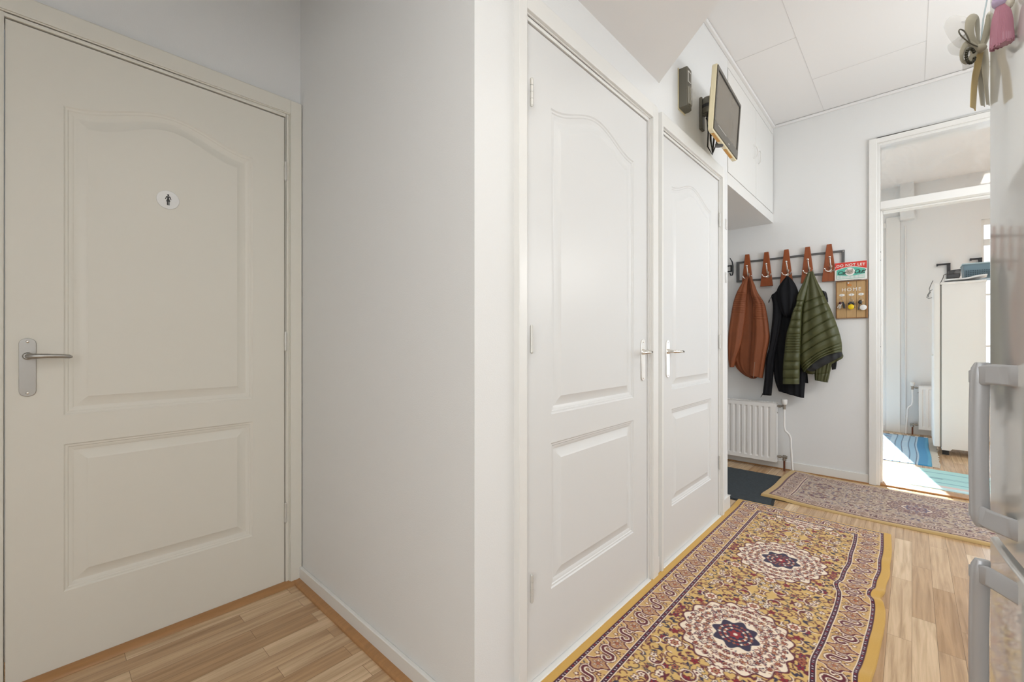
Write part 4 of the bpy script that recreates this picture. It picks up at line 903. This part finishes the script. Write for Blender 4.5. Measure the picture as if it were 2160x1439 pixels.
# ------------------------------------------------------------------ near refrigerator
def fridge():
    E = Vector((0.1005, 1.152, 0)); hd = Vector((0.157, -0.9876, 0)); n = Vector((-0.9876, -0.157, 0))   # along door towards viewer, outward normal
    M = Matrix((hd, n, Vector((0, 0, 1)))).transposed().to_4x4(); M.translation = E
    t = thing('refrigerator', tuple(E+hd*0.3-n*0.3), 'tall glossy white fridge-freezer with silver handles at the right edge', 'refrigerator')
    def B(mb, name, m, par=t, bev=0, **k): return mb.build(name, m, par, bevel=bev, M=M, **k)
    W = 0.6
    B(MB().box(0.012, W-0.012, -0.62, -0.062, 0.02, 1.80), 'cabinet', M_fridge, bev=0.006)
    # door section: rounded far edge, gently crowned front
    def sect():
        p = [(0.0, -0.058)]; R_ = 0.012
        for k in range(9):
            a = PI-PI/2*k/8; p.append((R_+R_*math.cos(a), -R_+R_*math.sin(a)))
        for k in range(1, 20):
            s = k/20; u = R_+(W-2*R_)*s; p.append((u, 0.014*(1-(2*s-1)**2)))
        for k in range(9):
            a = PI/2-PI/2*k/8; p.append((W-R_+R_*math.cos(a), -R_+R_*math.sin(a)))
        p.append((W, -0.058)); return p
    S = sect()
    def zcut(u): return 0.690
    dU = B(MB().prism(S, 2, 0.726, 1.82), 'upper_door', M_fridge, bev=0.006, seg=3)
    dL = B(MB().prism(S, 2, 0.07, 0.712), 'lower_door', M_fridge, bev=0.006, seg=3)
    B(MB().prism([(a*0.96+0.012, b-0.012) for a, b in S], 2, 0.708, 0.730), 'door_seal', mat('grey_seal', (0.30, 0.30, 0.30), 0.5))
    B(MB().box(0.02, W-0.02, -0.6, -0.05, 0.0, 0.07), 'plinth', M_handle)
    # C-shaped handle: arms run from the door face and sweep to the far edge, joined by an upright grip
    def c_handle(z0, z1, par, dip):
        m = MB(); n_ = 12; hh = 0.017
        def arm(zc, top):
            b0 = len(m.v)
            for k in range(n_+1):
                s_ = k/n_
                u = 0.185-0.075*s_; vv = -0.004+0.047*s_**0.9
                zz = zc+dip*(1-s_)**1.5*(1 if top else 1)+(-0.006*max(0, s_-0.7)/0.3 if top else 0.006*max(0, s_-0.7)/0.3)
                h_ = hh*(1-0.25*max(0, s_-0.8)/0.2)
                e = (0.66, 0.75)
                for (a, b, dz) in ((0, 0, -h_), (0.010, 0.008, -h_*0.8), (0.010, 0.008, h_*0.8), (0, 0, h_), (-0.006, -0.006, h_*0.7), (-0.006, -0.006, -h_*0.7)):
                    m.v.append((u-0.5*a, vv+b*0.8, zz+dz))
            for k in range(n_):
                for j in range(6): m.f.append((b0+k*6+j, b0+k*6+(j+1) % 6, b0+(k+1)*6+(j+1) % 6, b0+(k+1)*6+j))
            m.f.append(tuple(b0+j for j in range(6))); m.f.append(tuple(b0+n_*6+j for j in reversed(range(6))))
        arm(z1-hh-0.001, True); arm(z0+hh+0.001, False)
        b0 = len(m.v); q = 28; N = 16
        for k in range(q+1):
            s_ = k/q; zz = z0+(z1-z0)*s_; bow = 0.006*math.sin(PI*s_)
            en = min(s_, 1-s_)*(z1-z0); cr = 0.024
            rr = 1.0 if en > cr else 0.55+0.45*math.sqrt(max(0, 1-(1-en/cr)**2))
            cu, cv_ = 0.112-bow*0.3, 0.0365+bow*0.3; wu, wv = 0.0095, 0.0112
            for j in range(N):
                a = 2*PI*j/N; ca, sa = math.cos(a), math.sin(a)
                pu, pv = wu*rr*math.copysign(abs(ca)**0.55, ca), wv*math.copysign(abs(sa)**0.55, sa)
                if rr < 1 and pv > 0: pv *= rr
                m.v.append((cu+pu, cv_+pv, zz))
        for k in range(q):
            for j in range(N): m.f.append((b0+k*N+j, b0+k*N+(j+1) % N, b0+(k+1)*N+(j+1) % N, b0+(k+1)*N+j))
        m.f.append(tuple(b0+j for j in range(N))); m.f.append(tuple(b0+q*N+j for j in reversed(range(N))))
        m.sm = True
        B(m, 'handle', M_handle, par, bev=0.0015)
    c_handle(0.757, 1.024, dU, 0.0); c_handle(0.40, 0.704, dL, -0.008)
    # ornaments hanging in front of the far edge of the door, on cords looped over its top
    def W_(u, v, z): return M @ Vector((u, v, z))
    cream = mat('cream_satin', (0.52, 0.48, 0.37), 0.5, sheen=0.2, alpha=0.85); org = mat('pale_organza', (0.72, 0.70, 0.66), 0.5, alpha=0.22); gold = mat('old_gold_tassel', (0.55, 0.42, 0.20), 0.6)
    pink = mat('pink_silk', (0.50, 0.27, 0.34), 0.55, bump=0.5, bscale=90, stretch=(6, 6, 0.3)); bead = mat('dark_beads', (0.05, 0.045, 0.03), 0.25, metal=0.5)
    def Pz(px, py, dpt):    # a point on the sight line at the given depth
        u = (px-CX)/F; return Vector((dpt*(-SN+u*CS), dpt*(CS+u*SN), CH+(HY-py)/F*dpt))
    dp = 0.775
    k = thing('ribbon_bow', Pz(2058, 100, dp), 'cream ribbon bow with beads and two tails hanging by the fridge edge', 'ornament')
    def ribbon(name, pts, wd, m_, par=k, tw=(1, 0)):
        """bent strip of cloth with thickness; pts (px,py,depth offset)"""
        P = [Pz(a, b, dp+c) for a, b, c in catmull([list(p) for p in pts], 6)]; mb = MB(); nn = len(P)
        right = Vector((CS, SN, 0)); fw = Vector((-SN, CS, 0))
        for i, p in enumerate(P):
            w_ = np.interp(i/(nn-1), np.linspace(0, 1, len(wd)), wd)
            tdir = (P[min(i+1, nn-1)]-P[max(i-1, 0)]).normalized(); e = tdir.cross(fw).normalized()
            e = (e*math.cos(0.5*i/nn)+fw*math.sin(0.5*i/nn)).normalized(); nn_ = e.cross(tdir).normalized()*0.0006
            mb.v += [tuple(p-e*w_+nn_), tuple(p+nn_*(-2)), tuple(p+e*w_+nn_), tuple(p+e*w_-nn_), tuple(p-nn_*4), tuple(p-e*w_-nn_)]
        for i in range(nn-1):
            for j in range(6): mb.f.append((i*6+j, i*6+(j+1) % 6, (i+1)*6+(j+1) % 6, (i+1)*6+j))
        mb.f.append(tuple(range(6))); mb.f.append(tuple(reversed(range((nn-1)*6, nn*6)))); mb.sm = True
        return mb.build(name, m_, par)
    s_ = 1/F*dp
    ribbon('tail', [(2066, 105, 0), (2062, 140, 0.004), (2056, 170, 0.002), (2052, 230, 0)], [0.008, 0.007, 0.008, 0.011], gold)
    ribbon('tail', [(2074, 105, 0.006), (2078, 140, 0.008), (2080, 180, 0.004), (2084, 222, 0.004)], [0.008, 0.009, 0.006, 0.0055], cream)
    ribbon('tail', [(2070, 108, 0.01), (2070, 150, 0.012), (2071, 190, 0.01), (2073, 224, 0.01)], [0.009, 0.012, 0.009, 0.008], cream)
    ribbon('loop', [(2062, 98, 0), (2046, 72, -0.004), (2048, 42, -0.006), (2060, 36, 0), (2062, 62, 0.006), (2064, 96, 0.006)], [0.004, 0.007, 0.0075, 0.006, 0.008, 0.004], cream)
    ribbon('loop', [(2070, 100, 0.004), (2082, 66, 0), (2090, 34, 0), (2094, 30, 0.008), (2090, 62, 0.01), (2074, 100, 0.01)], [0.004, 0.006, 0.007, 0.005, 0.006, 0.004], cream)
    ribbon('loop', [(2060, 100, -0.004), (2042, 92, -0.008), (2030, 108, -0.008), (2030, 128, -0.004), (2042, 130, 0), (2058, 108, 0)], [0.004, 0.006, 0.005, 0.004, 0.005, 0.004], cream)
    ribbon('organza_petal', [(2062, 100, 0.012), (2040, 80, 0.012), (2026, 50, 0.014), (2034, 38, 0.016)], [0.008, 0.022, 0.024, 0.012], org)
    ribbon('organza_petal', [(2062, 104, 0.014), (2040, 96, 0.014), (2022, 92, 0.014), (2014, 84, 0.014)], [0.008, 0.018, 0.018, 0.010], org)
    ribbon('organza_petal', [(2060, 106, 0.014), (2042, 122, 0.014), (2028, 138, 0.014)], [0.008, 0.02, 0.012], org)
    MB().tube([Pz(x, y, dp-0.012) for x, y in catmull([(2062, 98), (2048, 92), (2030, 78), (2023, 68), (2025, 62), (2034, 66), (2042, 80), (2046, 90)], 6)], 0.0010, n=8).build('cord_loop', M_olive, k)
    bd = MB()
    for i in range(17):
        a = -0.3-5.4*i/16; bd.ball(Pz(2048+9*math.cos(a)+(-1), 118+15*math.sin(a)*-1+0, dp-0.012), 0.0026, 6)
    bd.build('beads', bead, k)
    MB().ball(Pz(2064, 104, dp), 0.009, 8, (1.2, 1, 0.9)).build('knot', cream, k)
    MB().tube([Pz(2068, 100, dp+0.004), Pz(2074, 40, dp), Pz(2083, -6, dp), Pz(2087, -40, dp), W_(0.02, -0.0, 1.835), W_(0.02, -0.05, 1.826)], 0.0011, n=8).build('hanging_cord', mat('glint_blue_cord', (0.62, 0.74, 0.80), 0.3), k)  # the cord's pale blue colour stands for a bright glint line
    q = thing('pink_tassel', Pz(2112, 30, 0.66), 'pink silk tassel hanging against the fridge door', 'ornament'); dq = 0.66
    def P3(px, py, o=0): return Pz(px, py, dq+o)
    m = MB()
    rnd = random.Random(4)
    prof = [(8, 6), (18, 10), (38, 13), (58, 15), (78, 17), (92, 17.5)]
    pts = [P3(2113+0.0*y, y) for y, r in prof]; m.tube(pts, [r*dq/F for y, r in prof], n=26)
    m.build('skirt', pink, q)
    st = MB()
    for i in range(70):
        a = 2*PI*i/70; r = 15.5*dq/F; o = P3(2113, 8); bb = P3(2113, 91-5*math.cos(a)+7*rnd.random()); e = Vector((CS, SN, 0))*math.cos(a)+Vector((-SN, CS, 0))*math.sin(a)
        st.tube([o+e*r*0.45, o*0.7+bb*0.3+e*r*0.84, (o+bb)/2+e*r*0.97, bb+e*r*(1.05+0.08*rnd.random())], 0.0009, n=5)
    st.build('threads', mat('rose_thread', (0.44, 0.20, 0.26), 0.6), q)['kind'] = 'stuff'
    MB().ball(P3(2111, 2), 0.010, 8, (1, 1, 1.1)).build('head', mat('lilac_silk', (0.52, 0.42, 0.60), 0.5), q)
    MB().ball(P3(2128, 4, -0.006), 0.008, 8, (0.8, 0.8, 1.3)).build('pearl', mat('cream_pearl', (0.7, 0.66, 0.55), 0.3), q)
    MB().tube([P3(2111, -2), P3(2112, -60), W_(0.07, 0.0, 1.832), W_(0.07, -0.05, 1.826)], 0.0012, n=8).build('hanging_cord', pink, q)
fridge()
# ------------------------------------------------------------------ far room
def far_room():
    # glazed balcony doors
    fr = MB().box(-0.225, -0.10, FY-0.02, FY+0.06, 0.0, 2.52).box(-2.6, -0.225, FY-0.03, FY+0.06, 2.40, 2.46)
    struct(fr.build('trim_10', M_frame, bevel=0.003), 'white painted post and lintel beside the balcony door')
    g = MB()
    for a, b in ((-1.05, -0.29), (-1.95, -1.15)): g.box(a, b, FY+0.03, FY+0.036, 0.16, 2.30)
    win = struct(g.build('window_1', M_glass), 'glazed balcony door on the left of the far room')
    f = MB()
    for a, b in ((-1.15, -0.235), (-2.05, -1.14)):
        f.box(a, a+0.10, FY+0.01, FY+0.06, 0.06, 2.40).box(b-0.065, b, FY+0.01, FY+0.06, 0.06, 2.40).box(a+0.1, b-0.065, FY+0.01, FY+0.06, 2.29, 2.40).box(a+0.1, b-0.065, FY+0.01, FY+0.06, 0.06, 0.18)
    f.box(-2.6, -2.05, FY+0.0, FY+0.06, 0.0, 2.4)
    f.build('window_frame', M_frame, win, bevel=0.002)
    win2 = struct(MB().box(0.56, 1.48, FY+0.03, FY+0.036, 0.12, 2.30).build('window_2', M_glass), 'glazed door on the right of the far room')
    f = MB().box(0.545, 0.565, FY+0.01, FY+0.06, 0.06, 2.36).box(1.45, 1.5, FY+0.01, FY+0.06, 0.06, 2.36).box(0.56, 1.46, FY+0.01, FY+0.06, 2.30, 2.36).box(0.56, 1.46, FY+0.01, FY+0.06, 0.06, 0.12).box(0.56, 1.46, FY+0.01, FY+0.06, 2.08, 2.15)
    for z in (1.55, 1.0): f.box(0.56, 1.46, FY+0.02, FY+0.05, z, z+0.02)
    f.build('window_frame', M_frame, win2, bevel=0.002)
    struct(MB().tube([(-0.055, FY-0.012, 0.12), (-0.055, FY-0.012, 2.40)], 0.006, n=8).box(-0.10, 0.545, FY-0.012, FY, 0, 0.09).build('trim_11', M_frame), 'pipe and baseboard on the far wall')
    struct(MB().box(-0.10, 0.02, FY-0.10, FY, 2.46, CZ).build('trim_12', M_wall), 'boxed beam end above the balcony door')
    radiator('radiator', 'white radiator in the far room, left of the white appliance', 0.055, 0.60, FY, 0.07, 0.56, 0.05, valve_side=-1)
    # appliance
    t = thing('refrigerator', (0.31, 6.0, 0), 'plain white refrigerator seen from its side in the far room', 'refrigerator')
    fm = mat('matt_white_enamel', (0.80, 0.79, 0.77), 0.4)
    y0, y1 = 5.71, 6.27; top = 1.612
    MB().prism([(0.205, 0.045), (0.262, 0.045), (0.275, 0.062), (0.46, 0.062), (0.485, 0.045), (0.487, 0.045), (0.487, top-0.02), (0.205, top-0.02)], 1, y0, y1).build('cabinet', fm, t, bevel=0.004)
    MB().box(0.195, 0.492, y0-0.008, y1+0.008, top-0.022, top).build('top', fm, t, bevel=0.006)
    MB().box(0.150, 0.196, y0, y1, 0.07, top-0.002).build('door', fm, t, bevel=0.010, seg=3)
    MB().box(0.196, 0.205, y0+0.01, y1-0.01, 0.07, top-0.03).build('door_seal', mat('dark_seal', (0.25, 0.24, 0.22), 0.6), t)
    for xa in (0.21, 0.43):
        for ya in (y0+0.03, y1-0.08): MB().box(xa, xa+0.045, ya, ya+0.05, 0, 0.05).build('foot', M_black, t)
    MB().ball((0.146, y0+0.04, 0.93), 0.011, 6).build('door_knob', M_white_plastic, t)
    # wire hanger hook
    w_ = thing('wire_holder', (0.13, y0+0.02, 1.45), 'thin grey wire loops hanging on the front of the far white refrigerator', 'hanger')
    def wp(x, y): return at(x, y, 1, y0+0.03)
    MB().tube([wp(*p) for p in ((1968, 592), (1964, 600), (1960, 610), (1961, 614), (1967, 611), (1962, 614), (1957, 622), (1955, 628), (1959, 630), (1966, 628))], 0.003, n=6).tube([wp(*p) for p in ((1963, 616), (1959, 622), (1958, 627))], 0.003, n=6).build('wire', M_steel, w_)
    ztop = top
    r = thing('router', (0.24, 5.9, ztop+0.02), 'small black device standing on the far refrigerator', 'router')
    ny = 5.86
    def q(x, y, Y=ny): return at(x, y, 1, Y)
    a = q(1997, 588); b_ = q(2027, 566)
    MB().prism([(q(1999, 0).x, q(0+1999, 587).z), (q(2026, 0).x, q(2026, 583).z), (q(2027, 0).x, q(2027, 567).z), (q(2001, 0).x, q(2001, 571).z)], 1, ny, ny+0.06).build('case', M_black, r, bevel=0.004)
    MB().box(q(1996, 0).x, q(2024, 0).x, ny-0.05, ny+0.08, q(1996, 586).z-0.012, q(1996, 580).z).build('base', M_black, r, bevel=0.004)
    MB().lathe((q(2019, 0).x, ny-0.001, q(2019, 575).z), [(0.022, 0), (0.022, 0.006), (0.015, 0.008)], axis=(0, -1, 0), n=20).build('dial', M_steel, r)
    MB().tube([q(1997, 578), q(1991, 580), q(1989, 587), (q(1983, 594).x, ny, ztop+0.004)], 0.003, n=6).build('cable', M_black, r)
    c = thing('storage_crate', (0.42, 5.95, ztop+0.02), 'blue-grey plastic storage basket on top of the far refrigerator', 'basket')
    cy = 5.93; bl = mat('blue_grey_plastic', (0.16, 0.26, 0.32), 0.45)
    x0, x1 = q(2031, 0, cy).x, 0.60; zb, zt = ztop+0.035, q(2036, 556, cy).z
    def basket(x0, x1, y0_, y1_, z0_, z1_, fl, th):
        m = MB()
        o = [(x0+fl, y0_+fl), (x1-fl, y0_+fl), (x1-fl, y1_-fl), (x0+fl, y1_-fl)]; u = [(x0, y0_), (x1, y0_), (x1, y1_), (x0, y1_)]
        oi = [(x0+fl+th, y0_+fl+th), (x1-fl-th, y0_+fl+th), (x1-fl-th, y1_-fl-th), (x0+fl+th, y1_-fl-th)]; ui = [(x0+th, y0_+th), (x1-th, y0_+th), (x1-th, y1_-th), (x0+th, y1_-th)]
        m.v = [(*p, z0_) for p in o]+[(*p, z1_) for p in u]+[(*p, z1_) for p in ui]+[(*p, z0_+th) for p in oi]
        for k in range(4):
            j = (k+1) % 4; m.f += [(k, j, 4+j, 4+k), (4+k, 4+j, 8+j, 8+k), (8+k, 8+j, 12+j, 12+k)]
        m.f += [(3, 2, 1, 0), (12, 13, 14, 15)]
        return m
    basket(x0, x1, cy, cy+0.26, zb, zt, 0.012, 0.004).build('basket_body', bl, c, bevel=0.002)
    MB().box(x0-0.005, x1+0.005, cy-0.006, cy+0.002, zt-0.012, zt).box(x0-0.005, x0+0.003, cy-0.006, cy+0.265, zt-0.012, zt).box(x1-0.003, x1+0.005, cy-0.006, cy+0.265, zt-0.012, zt).box(x0-0.005, x1+0.005, cy+0.258, cy+0.266, zt-0.012, zt).build('rim', mat('pale_blue_plastic', (0.42, 0.55, 0.60), 0.45), c, bevel=0.002)
    dts = MB(); k = 0
    for i in range(14):
        for j in range(4):
            zz = zb+0.022+j*0.017
            if zz < zt-0.02: dts.box(x0+0.02+i*0.0145, x0+0.028+i*0.0145, cy+0.0, cy+0.010, zz, zz+0.009)
    dts.build('perforation', mat('basket_holes', (0.06, 0.11, 0.14), 0.6), c)
    # folded cloth
    v = []; f = []; N = 30
    for i in range(N+1):
        for j in range(11):
            s = i/N; x = 0.225+s*0.27; yy = 5.715+j*0.02
            v.append((x, yy, ztop+0.018+0.026*s**1.6+0.004*math.sin(9*s+j*0.5)+0.004*math.sin(j*1.1)))
    for i in range(N):
        for j in range(10): f.append((i*11+j, (i+1)*11+j, (i+1)*11+j+1, i*11+j+1))
    me = bpy.data.meshes.new('folded_cloth'); me.from_pydata(v, [], f); o = link('folded_cloth', me, mat('white_cloth', (0.80, 0.82, 0.84), 0.8), smooth=True)
    sd = o.modifiers.new('thick', 'SOLIDIFY'); sd.thickness = 0.012; sd.offset = -0.2
    tag(o, 'white folded cloth lying on top of the far refrigerator in front of the basket', 'cloth')
    # shelf brackets on the far wall
    for (xa, xb, yt, yb, lab) in ((1975.5, 2005, 557.5, 588, 'black L-shaped shelf bracket on the far wall above the router'), (2046, 2072, 546, 560, 'black shelf bracket on the far wall above the blue-grey basket')):
        a = at(xa, yt, 1, FY-0.03); b_ = at(xb, yt-2, 1, FY-0.03); lo = at(xb, yb, 1, FY-0.03)
        s = thing('shelf_bracket', (b_.x, FY, lo.z), lab, 'bracket', 'black shelf brackets on the far wall')
        MB().box(a.x, b_.x, FY-0.04, FY-0.02, b_.z-0.014, b_.z+0.004).box(a.x-0.0008, a.x+0.012, FY-0.041, FY, b_.z-0.02, b_.z+0.005).build('arm', M_black, s, bevel=0.001)
        MB().box(b_.x-0.028, b_.x, FY-0.03, FY, lo.z, b_.z).build('upright', M_black, s, bevel=0.001)
    # kilim rug (blue) and pale runner
    def kilim(W, L, cell):
        nx, ny = int(round(W/cell)), int(round(L/cell)); X, Y = np.meshgrid((np.arange(nx)+.5)*cell, (np.arange(ny)+.5)*cell, indexing='ij')
        img = np.tile(srgb(120, 165, 195), (nx, ny, 1)).astype(float); rnd = np.random.RandomState(5)
        d = W-X
        img[(Y % 0.11 < 0.045)] = srgb(150, 180, 205); img[(Y % 0.11 < 0.008)] = srgb(60, 70, 105); img[((Y+0.03) % 0.22 < 0.018) & (np.sin(X*60) > 0)] = srgb(90, 80, 110)
        zig = (Y+0.012*np.abs(((X*30) % 2)-1)) % 0.16; img[(zig < 0.01)] = srgb(130, 110, 130)
        st = d < 0.30; img[st] = srgb(140, 180, 205); ring = (d < 0.30) & (d > 0.09)
        img[ring & ((d % 0.05) < 0.006)] = srgb(50, 70, 110); img[ring & ((d % 0.10) > 0.06) & (Y % 0.03 < 0.015)] = srgb(190, 205, 215)
        img[d < 0.09] = srgb(30, 130, 180); img[(d < 0.03)] = srgb(60, 150, 190)
        img[(Y > L-0.05)] = srgb(70, 70, 75); img[(Y > L-0.05) & (np.sin(X*90) > 0.2)] = srgb(200, 200, 200)
        return img
    im = kilim(1.3, 1.5, 0.006)
    rug('kilim_rug', 'blue striped kilim rug on the floor of the far room', -1.17, 0.13, 5.10, 6.60, 0.006, im, 1, lambda x, y: 0*x, rug_mat('kilim_wool'), lambda x, y: (x+0.006*np.sin(y*6), y-0.01*x))
    def pale(W, L, cell):
        nx, ny = int(round(W/cell)), int(round(L/cell)); X, Y = np.meshgrid((np.arange(nx)+.5)*cell, (np.arange(ny)+.5)*cell, indexing='ij')
        img = np.tile(srgb(158, 205, 205), (nx, ny, 1)).astype(float)
        img[(Y % 0.16 < 0.02)] = srgb(120, 170, 180); img[Y < 0.09] = srgb(205, 190, 185); img[(Y < 0.03)] = srgb(190, 220, 225); img[np.abs(Y-0.30) < 0.006+0.004*np.sin(X*15)] = srgb(100, 140, 155)
        return img
    im = pale(1.9, 0.62, 0.008)
    rug('pale_runner', 'pale turquoise runner rug just beyond the doorway threshold', -0.85, 1.05, 4.36, 4.98, 0.008, im, 1, lambda x, y: 0.002*np.sin(x*8), rug_mat('pale_wool'), lambda x, y: (x, y-0.05*x))
    fm_ = MB()
    rnd = random.Random(9)
    for i in range(70):
        yy = 5.09+i*0.0215; fm_.tube([(0.128, yy, 0.005), (0.15, yy+0.004*rnd.random(), 0.004), (0.175+0.01*rnd.random(), yy+0.006*(rnd.random()-0.5), 0.002)], 0.003, n=5)
    fo = fm_.build('rug_fringe', mat('fringe_cotton', (0.72, 0.70, 0.64), 0.9)); ro = [o for o in C.objects if o.name == 'kilim_rug'][0]; fo.parent = ro; fo['kind'] = 'stuff'
far_room()
